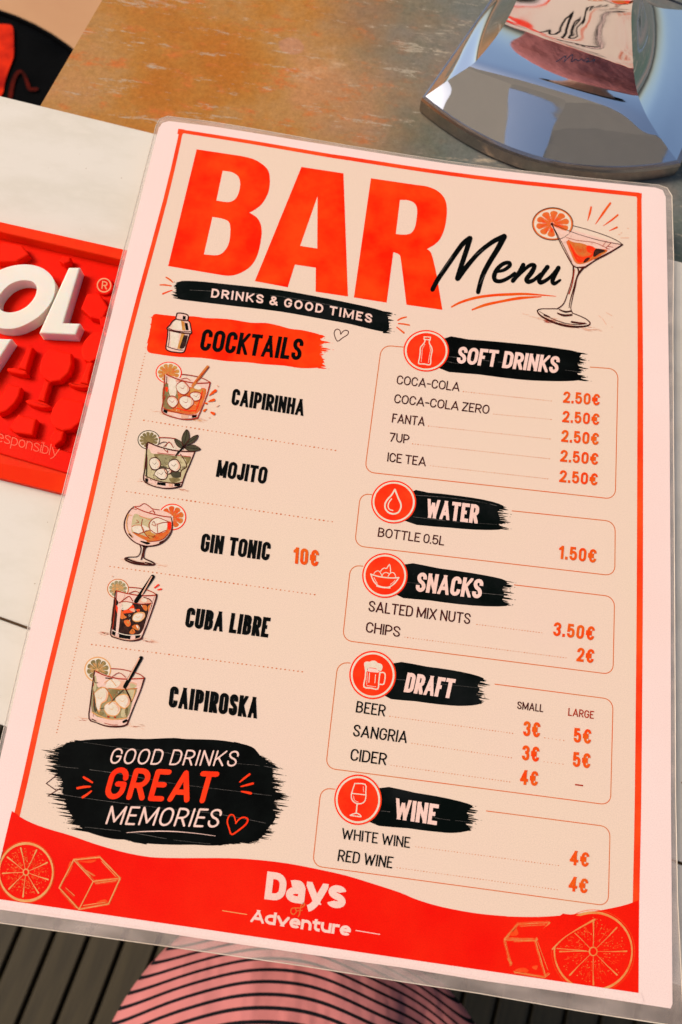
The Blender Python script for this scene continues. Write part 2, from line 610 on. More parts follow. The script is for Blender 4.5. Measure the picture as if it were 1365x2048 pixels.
def prism(name, pts3, depth, mat, parent=None, bevel=0.0):
    """solid with the given level top outline (world points), going down by depth"""
    n = len(pts3)
    a = sum(pts3[i - 1].x * pts3[i].y - pts3[i].x * pts3[i - 1].y for i in range(n))
    if a < 0:
        pts3 = pts3[::-1]
    v, f = [], []
    rings = [(0.0, depth)] if not bevel else [(bevel * .0, depth), (0.0, bevel), (bevel * .3, bevel * .3), (bevel, 0.0)]
    norms = []
    for i in range(n):
        e1, e2 = (pts3[i] - pts3[i - 1]), (pts3[(i + 1) % n] - pts3[i])
        e1.z = e2.z = 0
        e1, e2 = e1.normalized(), e2.normalized()
        t = (e1 + e2)
        t = t.normalized() if t.length > 1e-6 else e1
        nn = Vector((-t.y, t.x, 0))
        norms.append(nn / max(.5, nn.dot(Vector((-e1.y, e1.x, 0)))))
    if not bevel:
        rings = [(0.0, depth), (0.0, 0.0)]
    for off, dn in rings:
        v += [p + norms[i] * off - Vector((0, 0, dn)) for i, p in enumerate(pts3)]
    for r in range(len(rings) - 1):
        for i in range(n):
            j = (i + 1) % n
            f.append([r * n + i, r * n + j, (r + 1) * n + j, (r + 1) * n + i])
    f.append(list(range((len(rings) - 1) * n, len(rings) * n)))
    f.append(list(range(n - 1, -1, -1)))
    return new_obj(name, v, f, mat, parent)


def box(name, x0, x1, y0, y1, z0, z1, mat, parent=None, bevel=0.0):
    return prism(name, [Vector((x0, y0, z1)), Vector((x1, y0, z1)), Vector((x1, y1, z1)), Vector((x0, y1, z1))], z1 - z0, mat, parent, bevel)


def lerp_line(a, b, x):
    return (x, a[1] + (b[1] - a[1]) * (x - a[0]) / (b[0] - a[0]))


# --- materials of the place
def mat_table():
    m, nt, ln, b = material('worn_metal', .45, 0.0, .05)
    base = noise(nt, ln, 16, 7, .62)
    r = ramp(nt, ln, base.outputs[0], [(.32, (.37, .125, .018)), (.44, (.37, .155, .030)), (.54, (.37, .185, .058)), (.66, (.41, .19, .075))])
    # grey-green reflection over the right half, painted into the colour
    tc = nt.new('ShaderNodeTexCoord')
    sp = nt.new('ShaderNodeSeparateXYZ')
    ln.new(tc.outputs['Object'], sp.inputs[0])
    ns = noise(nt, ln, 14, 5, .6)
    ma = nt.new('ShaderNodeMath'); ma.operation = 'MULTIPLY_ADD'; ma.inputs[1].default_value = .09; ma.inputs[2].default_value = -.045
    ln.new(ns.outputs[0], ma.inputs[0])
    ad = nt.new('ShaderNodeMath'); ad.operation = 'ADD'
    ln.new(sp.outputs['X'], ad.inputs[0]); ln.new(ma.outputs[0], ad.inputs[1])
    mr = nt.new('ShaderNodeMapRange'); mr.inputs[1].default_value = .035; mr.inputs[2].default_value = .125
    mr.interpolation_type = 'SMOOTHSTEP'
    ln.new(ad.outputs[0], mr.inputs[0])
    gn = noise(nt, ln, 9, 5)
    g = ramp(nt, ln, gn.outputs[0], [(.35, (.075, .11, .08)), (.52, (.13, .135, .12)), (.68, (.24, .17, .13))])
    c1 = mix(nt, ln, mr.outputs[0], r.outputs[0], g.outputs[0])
    # pale scuffs and orange rust flecks
    sc = noise(nt, ln, 38, 8, .75, stretch=(1, 3.2, 1, .25))
    sr = ramp(nt, ln, sc.outputs[0], [(.60, (0, 0, 0)), (.72, (1, 1, 1))])
    c2 = mix(nt, ln, sr.outputs[0], c1, (.42, .34, .24))
    ru = noise(nt, ln, 70, 6, .7, stretch=(1, 2.0, 1, .2))
    rr = ramp(nt, ln, ru.outputs[0], [(.55, (0, 0, 0)), (.68, (.9, .9, .9))])
    rm = nt.new('ShaderNodeMath'); rm.operation = 'MULTIPLY'
    inv = nt.new('ShaderNodeMath'); inv.operation = 'SUBTRACT'; inv.inputs[0].default_value = 1.0
    ln.new(mr.outputs[0], inv.inputs[1]); ln.new(rr.outputs[0], rm.inputs[0]); ln.new(inv.outputs[0], rm.inputs[1])
    c3 = mix(nt, ln, rm.outputs[0], c2, (.48, .13, .03))
    # soft pale glare painted into the colour, with a darker spot in it
    def blob(px, py, rx, ry, wob, soft):
        q = P(px, py, Z_TABLE)
        mp_ = nt.new('ShaderNodeMapping')
        mp_.vector_type = 'TEXTURE'
        mp_.inputs['Location'].default_value = (q.x, q.y, q.z)
        mp_.inputs['Rotation'].default_value = (0, 0, -.22)
        mp_.inputs['Scale'].default_value = (rx, ry, 1)
        wn_ = noise(nt, ln, 48 if wob > 1 else 160, 5, .65, stretch=(1, 1.6, 1, .3))
        ln.new(tc.outputs['Object'], mp_.inputs[0])
        le = nt.new('ShaderNodeVectorMath'); le.operation = 'LENGTH'
        ln.new(mp_.outputs[0], le.inputs[0])
        m_ = nt.new('ShaderNodeMapRange'); m_.inputs[1].default_value = 1.0; m_.inputs[2].default_value = 1.0 - soft
        m_.interpolation_type = 'SMOOTHSTEP'
        sb_ = nt.new('ShaderNodeMath'); sb_.operation = 'MULTIPLY_ADD'; sb_.inputs[1].default_value = wob
        ln.new(wn_.outputs[0], sb_.inputs[0]); ln.new(le.outputs['Value'], sb_.inputs[2])
        ln.new(sb_.outputs[0], m_.inputs[0])
        return m_.outputs[0]
    big_ = blob(610, 130, .072, .046, 1.5, .55)
    br_ = noise(nt, ln, 60, 6, .7, stretch=(1, 2.6, 1, .2))
    brr = ramp(nt, ln, br_.outputs[0], [(.35, (.25, .25, .25)), (.65, (1, 1, 1))])
    mm = nt.new('ShaderNodeMath'); mm.operation = 'MULTIPLY'
    ln.new(big_, mm.inputs[0]); ln.new(brr.outputs[0], mm.inputs[1])
    c4 = mix(nt, ln, mm.outputs[0], c3, (.60, .40, .24))
    c5 = mix(nt, ln, blob(583, 92, .0078, .0066, .3, .18), c4, (.40, .19, .095))
    sx = noise(nt, ln, 26, 10, .82, stretch=(1, 5.0, 1, .24))
    sxr = ramp(nt, ln, sx.outputs[0], [(.575, (0, 0, 0)), (.62, (.75, .75, .75)), (.67, (.15, .15, .15)), (.72, (.6, .6, .6))])
    c6 = mix(nt, ln, sxr.outputs[0], c5, (.40, .34, .25))
    gr_ = noise(nt, ln, 520, 4, .8)
    grr = ramp(nt, ln, gr_.outputs[0], [(.3, (.80, .80, .80)), (.7, (1.18, 1.18, 1.18))])
    mu = nt.new('ShaderNodeMix'); mu.data_type = 'RGBA'; mu.blend_type = 'MULTIPLY'; mu.inputs[0].default_value = 1
    ln.new(c6, mu.inputs[6]); ln.new(grr.outputs[0], mu.inputs[7])
    ln.new(mu.outputs[2], b.inputs['Base Color'])
    rg = ramp(nt, ln, sc.outputs[0], [(.4, (.42, .42, .42)), (.7, (.6, .6, .6))])
    ln.new(rg.outputs[0], b.inputs['Roughness'])
    bump(nt, ln, b, sc.outputs[0], .15, .0004)
    return m


def mat_simple(name, c, c2, scale, rough=.5, metal=0.0, spec=.3, bmp=0.0, stretch=None, detail=5, lo=.35, hi=.65):
    m, nt, ln, b = material(name, rough, metal, spec)
    n = noise(nt, ln, scale, detail, stretch=stretch)
    r = ramp(nt, ln, n.outputs[0], [(lo, c), (hi, c2)])
    ln.new(r.outputs[0], b.inputs['Base Color'])
    if bmp:
        bump(nt, ln, b, n.outputs[0], bmp, .001)
    return m


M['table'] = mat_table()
M['whiteboard'] = mat_simple('white_laminate', hexc('e6ddcd', .80), hexc('e9dfcf', .80), 9, .4, spec=.06)
_m = M['whiteboard']; _nt, _ln = _m.node_tree.nodes, _m.node_tree.links
_f = noise(_nt, _ln, 330, 3, .5)
_fr = ramp(_nt, _ln, _f.outputs[0], [(.745, (0, 0, 0)), (.76, (1, 1, 1))])
_s = noise(_nt, _ln, 21, 6, .65, stretch=(1, 2.2, 1, .2))
_sr = ramp(_nt, _ln, _s.outputs[0], [(.45, (1, 1, 1)), (.62, (.93, .925, .90)), (.72, (.99, .985, .97))])
_mu = _nt.new('ShaderNodeMix'); _mu.data_type = 'RGBA'; _mu.blend_type = 'MULTIPLY'; _mu.inputs[0].default_value = 1
_src = _nt['Principled BSDF'].inputs['Base Color'].links[0].from_socket
_ln.new(_src, _mu.inputs[6]); _ln.new(_sr.outputs[0], _mu.inputs[7])
_ln.new(mix(_nt, _ln, _fr.outputs[0], _mu.outputs[2], (.34, .24, .15)), _nt['Principled BSDF'].inputs['Base Color'])
M['groove'] = mat_simple('table_groove', (.50, .30, .17), (.44, .25, .13), 300, .8)
M['steel'] = mat_simple('dark_steel', (.03, .03, .03), (.06, .06, .06), 20, .4, .6)
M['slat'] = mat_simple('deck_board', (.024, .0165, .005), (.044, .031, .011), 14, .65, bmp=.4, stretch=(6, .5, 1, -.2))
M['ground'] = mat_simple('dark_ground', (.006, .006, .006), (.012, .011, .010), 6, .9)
M['rubber'] = mat_simple('red_silicone', (.74, .006, .001), (.78, .012, .002), 40, .5, spec=.03)
M['rubber_rim'] = mat_simple('orange_red_silicone', (.82, .035, .003), (.80, .022, .002), 40, .5, spec=.04)
M['rubber_white'] = mat_simple('cream_silicone', hexc('eee6d6', .86), hexc('ebe0cc', .86), 30, .5, spec=.05)
M['rubber_mark'] = mat_simple('mark_print', (.72, .34, .16), (.70, .26, .10), 200, .5)
M['rubber_text'] = mat_simple('worn_print', (.80, .10, .025), (.78, .055, .012), 200, .5)

M['rubber_top'] = mat_simple('red_silicone_relief', (.78, .008, .001), (.80, .013, .002), 40, .5, spec=.03)
for _k in ('rubber_white', 'rubber', 'rubber_rim', 'rubber_top'):
    _b = M[_k].node_tree.nodes['Principled BSDF']
    _b.inputs['Subsurface Weight'].default_value = .55 if _k == 'rubber_white' else .35
    _b.inputs['Subsurface Radius'].default_value = (1.0, .40, .18) if _k == 'rubber_white' else (1.0, .10, .02)
    _b.inputs['Subsurface Scale'].default_value = .005
# --- the deck
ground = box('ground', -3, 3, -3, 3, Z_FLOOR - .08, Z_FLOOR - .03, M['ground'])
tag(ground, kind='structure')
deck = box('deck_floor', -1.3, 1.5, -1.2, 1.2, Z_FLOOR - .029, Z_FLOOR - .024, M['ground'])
tag(deck, kind='structure')
g0, g1 = P(44, 1850, Z_FLOOR), P(0, 1941, Z_FLOOR)
gdir = (P(110, 1860, Z_FLOOR) - P(33, 2048, Z_FLOOR)).normalized()
gn = Vector((gdir.y, -gdir.x, 0))
pitch = (P(245, 1883, Z_FLOOR) - P(110, 1860, Z_FLOOR)).dot(gn) / 2
g0 = P(72, 1955, Z_FLOOR)
plank_me = None
L_, WB = 1.15, pitch * .87
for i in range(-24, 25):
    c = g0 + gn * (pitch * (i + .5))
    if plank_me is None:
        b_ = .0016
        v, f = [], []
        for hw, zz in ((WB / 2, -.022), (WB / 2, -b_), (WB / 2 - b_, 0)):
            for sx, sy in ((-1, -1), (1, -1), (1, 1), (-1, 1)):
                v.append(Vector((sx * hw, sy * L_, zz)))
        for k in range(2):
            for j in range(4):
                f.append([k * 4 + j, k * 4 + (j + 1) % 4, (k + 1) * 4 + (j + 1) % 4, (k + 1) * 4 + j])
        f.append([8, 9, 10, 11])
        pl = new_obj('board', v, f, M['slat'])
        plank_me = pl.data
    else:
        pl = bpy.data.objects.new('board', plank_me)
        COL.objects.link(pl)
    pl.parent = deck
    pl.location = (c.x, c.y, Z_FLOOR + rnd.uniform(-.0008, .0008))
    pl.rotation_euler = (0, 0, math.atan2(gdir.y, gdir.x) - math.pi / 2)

# --- the worn metal table behind
tl0, tl1 = P(205, 0, Z_TABLE), P(85, 205, Z_TABLE)
dl = (tl0 - tl1).normalized()
dr = Vector((dl.y, -dl.x, 0))
mt = empty('metal_table', 'square table with a scuffed brown metal top and a painted grey-green reflection under the chrome stand', 'table', tl1 + Vector((0, 0, Z_FLOOR - Z_TABLE)))
mt_inv = Matrix.Translation(-mt.location)
q0 = tl1 - dl * .05
q3 = q0 + dl * .70
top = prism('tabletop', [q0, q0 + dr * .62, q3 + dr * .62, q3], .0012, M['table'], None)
edge = prism('edge_band', [q0 + dr * .0015 - Vector((0, 0, .0015)), q0 + dr * .618 - Vector((0, 0, .0015)), q3 + dr * .618 - Vector((0, 0, .0015)), q3 + dr * .0015 - Vector((0, 0, .0015))], .018, M['steel'], None)
parts_mt = [top, edge]
for fx, fy in ((.05, .05), (.57, .05), (.05, .65), (.57, .65)):
    c = q0 + dr * fx + dl * fy
    parts_mt.append(box('leg', c.x - .014, c.x + .014, c.y - .014, c.y + .014, Z_FLOOR, Z_TABLE - .020, M['steel']))
for o in parts_mt:
    o.parent = mt
    o.matrix_parent_inverse = mt_inv

# --- the white table under the menu
ta, tb = (0, 191), (1365, 524)
sa, sb = (0, 1236), (1365, 1728)
ba, bb = (0, 1449), (1365, 1974)
zb = Z_BOARD
XL, XR = -900, 2300
far = [P(*lerp_line(ta, tb, x), zb) for x in (XL, XR)]
mid = [P(*lerp_line(sa, sb, x), zb) for x in (XL, XR)]
near = [P(*lerp_line(ba, bb, x), zb) for x in (XL, XR)]
wt_ = empty('white_table', 'smooth off-white table whose slats lie under the red mat and the menu', 'table', (mid[0] + mid[1]) / 2 + Vector((0, 0, Z_FLOOR - zb)))
wi = Matrix.Translation(-wt_.location)
gdn = (near[0] - mid[0]).normalized() * .0005
ps = [prism('slat', [far[0], far[1], mid[1] - gdn, mid[0] - gdn], .0108, M['whiteboard'], None, .0006),
      prism('slat', [mid[0] + gdn, mid[1] + gdn, near[1], near[0]], .0108, M['whiteboard'], None, .0006)]
dz = Vector((0, 0, .0109))
inn = (far[0] - near[0]) * .03
ps.append(prism('under_frame', [far[0] - inn - dz, far[1] - inn - dz, near[1] + inn - dz, near[0] + inn - dz], .006, M['groove']))
ps[-1].location.z = -.0002
for a_, b__ in ((.08, .25), (.92, .25), (.08, .75), (.92, .75)):
    c = far[0].lerp(far[1], a_).lerp(near[0].lerp(near[1], a_), b__)
    ps.append(box('leg', c.x - .015, c.x + .015, c.y - .015, c.y + .015, Z_FLOOR, zb - .0172, M['steel']))
for o in ps:
    o.parent = wt_
    o.matrix_parent_inverse = wi

# --- red relief mat
ZM = Z_BOARD + .0018       # recessed floor of the mat
ZT = -.0016                # top of rim and letters
mat_ = empty('bar_mat', 'red silicone drip mat with raised cream letters lying left of the menu', 'bar mat', P(0, 700, Z_BOARD))
m_inv = Matrix.Translation(-mat_.location)
mp = []
ol, orr = -520, 300
otop = lambda x, z: P(x, 442.5 + (498 - 442.5) * x / 249, z)
itop = lambda x, z: P(x, 463 + (518.6 - 463) * x / 241.6, z)
pan0 = lambda x, z: P(x, 865.6 + (906 - 865.6) * x / 146.4, z)
pan1 = lambda x, z: P(x, 906.6 + (946 - 906.6) * x / 134.7, z)
bot = lambda x, z: P(x, 956 + (987 - 956) * x / 126, z)
xr_i, xr_o = lambda y: 262 - (y - 500) * .235, None


def hold(o):
    o.parent = mat_
    o.matrix_parent_inverse = m_inv
    mp.append(o)
    return o


hold(prism('mat_floor', [itop(ol + 20, ZM), itop(268, ZM), pan0(178, ZM), pan0(ol + 20, ZM)], ZM - Z_BOARD, M['rubber']))
hold(prism('rim', [otop(ol, ZT), otop(300, ZT), itop(296, ZT), itop(ol, ZT)], ZT - Z_BOARD, M['rubber_rim'], None, .0006))
hold(prism('rim', [itop(266, ZT), itop(296, ZT), pan0(204, ZT), pan0(174, ZT)], ZT - Z_BOARD, M['rubber_rim'], None, .0004))
hold(prism('text_band', [pan0(ol, ZT), pan0(204, ZT), pan1(190, ZT), pan1(ol, ZT)], ZT - Z_BOARD, M['rubber'], None, .0004))
zl = Z_BOARD + .0032
hold(prism('rim', [pan1(ol, ZT - .0012), pan1(190, ZT - .0012), bot(172, zl), bot(ol, zl)], .0032, M['rubber_rim'], None))


def relief(name, pts, top, mat, sm=0, holes=None, bev=.0004, base=None):
    base = ZM if base is None else base
    p2 = K(cF, pts)
    if sm:
        p2 = [tuple(q) for q in smooth(p2, sm, True)]
    w = [P(x, y, top) for x, y in p2]
    if not holes:
        return hold(prism(name, w, top - base, mat, None, bev))
    h = [P(x, y, top) for x, y in [tuple(q) for q in smooth(K(cF, holes), sm, True)]]
    n = len(w)
    # bridge outer and inner loops of equal length
    v, f = [], []
    for ring in (w, h):
        v += ring
    for ring in (w, h):
        v += [p - Vector((0, 0, top - base)) for p in ring]
    c = sum(w, Vector()) / n
    for i in range(n):
        j = (i + 1) % n
        f.append([i, j, n + j, n + i])
        f.append([i, 2 * n + i, 2 * n + j, j])
        f.append([n + i, n + j, 3 * n + j, 3 * n + i])
    o = new_obj(name, v, f, mat)
    bm_fix(o)
    return hold(o)


def bm_fix(o):
    import bmesh
    bm = bmesh.new()
    bm.from_mesh(o.data)
    bmesh.ops.recalc_face_normals(bm, faces=bm.faces)
    bm.to_mesh(o.data)
    bm.free()


outer = [(190, 440), (290, 465), (358, 525), (378, 600), (350, 695), (275, 785), (175, 850), (80, 878), (-30, 865), (-120, 800), (-150, 700), (-115, 590), (-35, 500), (75, 452)]
inner = [(190, 548), (232, 562), (253, 600), (240, 660), (190, 722), (125, 758), (60, 768), (10, 752), (-12, 715), (-12, 670), (15, 625), (55, 585), (100, 560), (145, 548)]
relief('raised_letter', outer, ZT, M['rubber_white'], 4, inner)
relief('raised_letter', [(470, 460), (548, 460), (434, 838), (549, 842), (517, 918), (268, 906)], ZT, M['rubber_white'], 0, None, .0005)
relief('raised_letter', [(-70, 943), (82, 948), (-10, 1090), (-120, 1245), (-205, 1245)], ZT, M['rubber_white'], 0, None, .0005)
zi = ZT - .0016
icons = [('raised_cube', [(20, 283), (150, 306), (200, 372), (110, 420), (-30, 420), (-40, 340)], 0),
         ('raised_cube', [(430, 378), (482, 388), (480, 420), (436, 436), (400, 412)], 0),
         ('raised_cube', [(595, 637), (685, 640), (742, 735), (700, 820), (618, 800), (552, 738)], 0),
         ('raised_cube', [(128, 1462), (250, 1494), (225, 1606), (108, 1590), (56, 1555)], 0),
         ('raised_glass', [(345, 1012), (490, 1046), (492, 1120), (470, 1180), (415, 1232), (350, 1242), (300, 1215), (275, 1180), (270, 1140), (283, 1085), (310, 1040)], 0),
         ('raised_glass', [(304, 1228), (345, 1240), (318, 1320), (306, 1375), (255, 1362), (284, 1290)], 0),
         ('raised_glass', [(170, 1368), (200, 1360), (250, 1364), (306, 1380), (345, 1404), (352, 1414), (300, 1420), (235, 1408), (190, 1390)], 0),
         ('raised_glass', [(190, 992), (228, 1006), (205, 1075), (180, 1160), (125, 1145), (160, 1070)], 0),
         ('raised_glass', [(44, 1158), (52, 1145), (100, 1142), (180, 1164), (188, 1190), (150, 1192), (95, 1180), (60, 1170)], 0),
         ('raised_glass', [(425, 1345), (577, 1382), (572, 1450), (545, 1520), (490, 1566), (430, 1576), (375, 1552), (348, 1515), (343, 1475), (358, 1420), (390, 1375)], 0),
         ('raised_glass', [(378, 1562), (440, 1580), (425, 1640), (372, 1680), (336, 1640), (350, 1600)], 0),
         ('raised_glass', [(640, 896), (705, 900), (700, 1000), (670, 1080), (615, 1108), (575, 1090), (556, 1050), (556, 1010), (575, 960), (605, 925)], 0),
         ('raised_glass', [(596, 1106), (640, 1108), (615, 1190), (605, 1256), (545, 1244), (572, 1180)], 0),
         ('raised_glass', [(464, 1252), (475, 1244), (545, 1246), (605, 1262), (616, 1278), (560, 1282), (500, 1270)], 0),
         ('raised_glass', [(60, 1252), (147, 1278), (130, 1340), (100, 1390), (50, 1436), (-10, 1462), (-40, 1420), (0, 1350), (30, 1300)], 0),
         ('raised_glass', [(672, 792), (745, 796), (730, 880), (690, 860)], 0)]
for nm, pts, s_ in icons:
    relief(nm, pts, zi, M['rubber_top'], s_, None, .0006)

mtxt = Print('mat_print', mat_, 1)
text(mtxt, 'responsibly', cF, (-58, 1637), (398, 1757), (-43, 1563), .075, 'rubber_text', 0, gap=.09)
th = [(712 + 46 * math.cos(i * math.pi / 12), 582 + 46 * math.sin(i * math.pi / 12)) for i in range(24)]
o = mtxt.build(ZT + .00002)
o.matrix_parent_inverse = m_inv
mreg = Print('registered_mark', mat_, 1)
mreg.line(K(cF, th), 8 / 3.41, 'rubber_mark', 0, closed=True)
text(mreg, 'R', cF, (694, 606), (732, 612), (700, 552), .14, 'rubber_mark', 1)
o = mreg.build(ZM + .0012)
o.matrix_parent_inverse = m_inv
relief('mark_pad', [(712 + 60 * math.cos(i * math.pi / 12), 585 + 60 * math.sin(i * math.pi / 12)) for i in range(24)], ZM + .0012, M['rubber'], 0, None, .0001)

# ================================================================== the menu
menu = empty('drinks_menu', 'laminated cream bar menu with red frame, large BAR heading and price lists', 'menu', (.097, .1425, 0))
pinv = Matrix.Translation(-menu.location)
TH = .0005
paper_px = [(338, 242), (420, 252), (500, 264.5), (600, 281), (700, 297), (800, 313), (900, 328), (1000, 341), (1165, 360.5), (1311, 375), (1326, 380), (1332, 394),
            (1334.7, 515), (1337, 660), (1339.6, 830), (1342, 1200), (1342.5, 1600), (1344, 1800), (1345.5, 2008), (1342, 2017),
            (1150, 1987.5), (960, 1960.5), (800, 1934.4), (600, 1906), (400, 1876.7), (300, 1861.5), (0, 1819), (-78, 1808), (-85, 1800),
            (-45, 1690), (0, 1520), (62, 1255), (129, 1000), (190, 762), (255, 502), (281, 400), (318, 256), (325, 246)]
paper = prism('paper_sheet', [P(x, y, 0) for x, y in paper_px], TH, M['paper'], None)


def lam_mat():
    m = bpy.data.materials.new('clear_laminate')
    m.use_nodes = True
    nt, ln = m.node_tree.nodes, m.node_tree.links
    nt.remove(nt['Principled BSDF'])
    out = nt['Material Output']
    tr = nt.new('ShaderNodeBsdfTransparent'); tr.inputs[0].default_value = (.97, .965, .95, 1)
    gl = nt.new('ShaderNodeBsdfGlossy'); gl.inputs['Roughness'].default_value = .3
    df = nt.new('ShaderNodeBsdfDiffuse'); df.inputs[0].default_value = (.70, .57, .49, 1)
    n = noise(nt, ln, 45, 5, .6, stretch=(1, 2.5, 1, .15))
    r = ramp(nt, ln, n.outputs[0], [(.4, (.15, .15, .15)), (.7, (.34, .34, .34))])
    m1 = nt.new('ShaderNodeMixShader'); ln.new(r.outputs[0], m1.inputs[0]); ln.new(tr.outputs[0], m1.inputs[1]); ln.new(df.outputs[0], m1.inputs[2])
    fr = nt.new('ShaderNodeFresnel'); fr.inputs[0].default_value = 1.30
    bp = nt.new('ShaderNodeBump'); bp.inputs['Strength'].default_value = .12; bp.inputs['Distance'].default_value = .001
    ln.new(n.outputs[0], bp.inputs['Height']); ln.new(bp.outputs[0], gl.inputs['Normal']); ln.new(bp.outputs[0], fr.inputs['Normal'])
    m2 = nt.new('ShaderNodeMixShader'); ln.new(fr.outputs[0], m2.inputs[0]); ln.new(m1.outputs[0], m2.inputs[1]); ln.new(gl.outputs[0], m2.inputs[2])
    ln.new(m2.outputs[0], out.inputs[0])
    return m


M['laminate'] = lam_mat()
M['rimline'] = mat_simple('laminate_edge', (.74, .62, .48), (.60, .48, .35), 60, .3, spec=.5)
lam_px = [(336, 232.5), (420, 243), (500, 256), (600, 274), (700, 291.5), (800, 307.5), (900, 323), (1000, 336.5), (1165, 355), (1318, 370), (1335, 376), (1344.5, 392),
          (1348, 520), (1346.5, 660), (1347.5, 830), (1350, 1200), (1352, 1600), (1356, 1800), (1368, 2046), (1364, 2054),
          (1168, 2023.5), (960, 1987), (800, 1962.5), (600, 1931), (400, 1902), (300, 1888), (0, 1845.7), (-88, 1834), (-95, 1822),
          (-52, 1690), (-7, 1520), (56, 1255), (122, 1000), (182, 762), (247, 502), (274, 400), (313, 250), (320, 238)]
zlam = -TH / 2
v = [P(x, y, -TH + .00002) for x, y in lam_px] + [P(x, y, zlam) for x, y in lam_px] + [P(x, y, -TH + .00002) for x, y in paper_px] + [P(x, y, zlam) for x, y in paper_px]
n = len(lam_px)
f = []
for i in range(n):
    j = (i + 1) % n
    f += [[n + i, n + j, 3 * n + j, 3 * n + i], [i, j, n + j, n + i], [2 * n + i, 2 * n + j, j, i]]
lam = new_obj('laminate_border', v, f, M['laminate'])
bm_fix(lam)
# the welded outer edge catches the light
ev = []
for px, py in lam_px:
    q = P(px, py, zlam)
    ev.append(q)
cv = []
cf = []
for i, q in enumerate(ev):
    t = (ev[(i + 1) % n] - ev[i - 1]).normalized()
    s = Vector((t.y, -t.x, 0))
    for a in range(6):
        ang = a * math.pi / 3
        cv.append(q + s * (.00013 * math.cos(ang)) + Vector((0, 0, .00013 * math.sin(ang))))
for i in range(n):
    for a in range(6):
        j, b = (i + 1) % n, (a + 1) % 6
        cf.append([i * 6 + a, j * 6 + a, j * 6 + b, i * 6 + b])
weld = new_obj('laminate_edge', cv, cf, M['rimline'], None, None, True)
menu_parts = [paper, lam, weld]


def done(pr, z=0.0):
    o = pr.build(z)
    menu_parts.append(o)
    return o


# cream field, frame
top_c = [(361, 262), (500, 284), (650, 309.7), (700, 317.3), (850, 340.5), (1000, 360.3), (1165, 377.6), (1279, 389.6)]
left_c = [(363, 262), (326.5 + 4.5, 400), (247.5 + 5, 693), (175.7 + 6.5, 1000), (97.7 + 6.5, 1321), (79.3 + 6.5, 1400), (29.3 + 6.5, 1624), (-12, 1797)]
right_c = [(1279, 387), (1279.5, 500), (1281, 700), (1281, 830), (1280, 1200), (1276.5, 1600), (1272.5, 1806), (1271, 1985)]
field = Print('cream_background', None, 1)
field.fill(top_c + right_c[1:] + [(800, 1916), (400, 1857), (-12, 1797)] + left_c[1:-1][::-1], 'cream', 0)
done(field)
fr = Print('border_frame', None, 2)
fr.line(top_c, [7, 7.5, 8, 8.5], 'frame', 0, 3, caps='butt')
fr.line(left_c, [7.5, 9.5, 11.5, 12.5], 'frame', 0, 3, caps='butt')
fr.line(right_c, [9, 11, 13, 13.5], 'frame', 0, 3, caps='butt')
fr.fill([(357, 257.5), (369, 259), (367, 268), (355, 268)], 'frame', 0)
fr.fill([(1272, 385), (1284, 386.5), (1284, 396), (1274, 396)], 'frame', 0)
done(fr)

# red footer
curve = smooth(K(cQ, [(165, 140), (250, 190), (400, 250), (650, 325), (850, 395), (1000, 440), (1150, 480)]) +
               K(cR, [(-340, 48), (-150, 55), (0, 55), (200, 56), (400, 68), (600, 92), (800, 130), (1000, 175), (1200, 236), (1365, 290)]) +
               K(cP, [(480, 555), (560, 580), (650, 600), (750, 616), (850, 625)]) +
               K(cS, [(200, 280), (400, 282), (600, 268), (800, 240), (950, 210), (1032, 185)]), 4)
foot = Print('red_footer', None, 3)
foot.fill([tuple(q) for q in curve] + [(1278, 1800), (1277.3, 1985.9), (800, 1916), (400, 1857), (-17, 1796), (2.4, 1712), (24, 1622), (36, 1629)], 'deepred', 0)
done(foot)


def citrus(pr, k, c, r, segs, rot, cut=None, mats=('gold', 'glow', 'gold'), lay=4):
    """printed citrus slice: pale ring, segments, hub"""
    cx, cy = c
    pr.line([k(cx + r[0] * math.cos(t * math.pi / 24), cy + r[1] * math.sin(t * math.pi / 24)) for t in range(48)], [3.2, 5.6, 3, 5.2, 3.4], mats[0], lay, closed=True)
    pr.line([k(cx + r[0] * 1.07 * math.cos(t * math.pi / 24), cy + r[1] * 1.07 * math.sin(t * math.pi / 24)) for t in range(48)], 1.0, mats[1], lay + 1, closed=True)
    for i in range(segs):
        a = rot + 2 * math.pi * i / segs
        q = [(cx + r[0] * f * math.cos(a + d), cy + r[1] * f * math.sin(a + d)) for f, d in ((.12, 0), (.5, .015), (.86, 0))]
        pr.line([k(*p) for p in q], [1.0, 1.3, 3.2], mats[0], lay)
        for j in range(26):
            bb, ff = a + math.pi / segs + rnd.uniform(-.8, .8) * math.pi / segs, rnd.uniform(.25, .85)
            pr.fill(disc(k(cx + r[0] * ff * math.cos(bb), cy + r[1] * ff * math.sin(bb)), rnd.uniform(.35, 1.3), 6), 'golddim', lay - 1)
        b = a + math.pi / segs
        for j in range(9):
            bb = b + rnd.uniform(-.7, .7) * math.pi / segs
            f0 = rnd.uniform(.25, .7)
            pr.line([k(cx + r[0] * f * math.cos(bb), cy + r[1] * f * math.sin(bb)) for f in (f0, f0 + rnd.uniform(.05, .16))], [1.4, .5], 'glow', lay)
    pr.line([k(cx + r[0] * .10 * math.cos(t * math.pi / 6), cy + r[1] * .11 * math.sin(t * math.pi / 6)) for t in range(12)], 2.4, mats[0], lay + 1, closed=True)


pc = Print('citrus_print', None, 3)
citrus(pc, cQ, (238, 657), (245, 262), 9, .3)
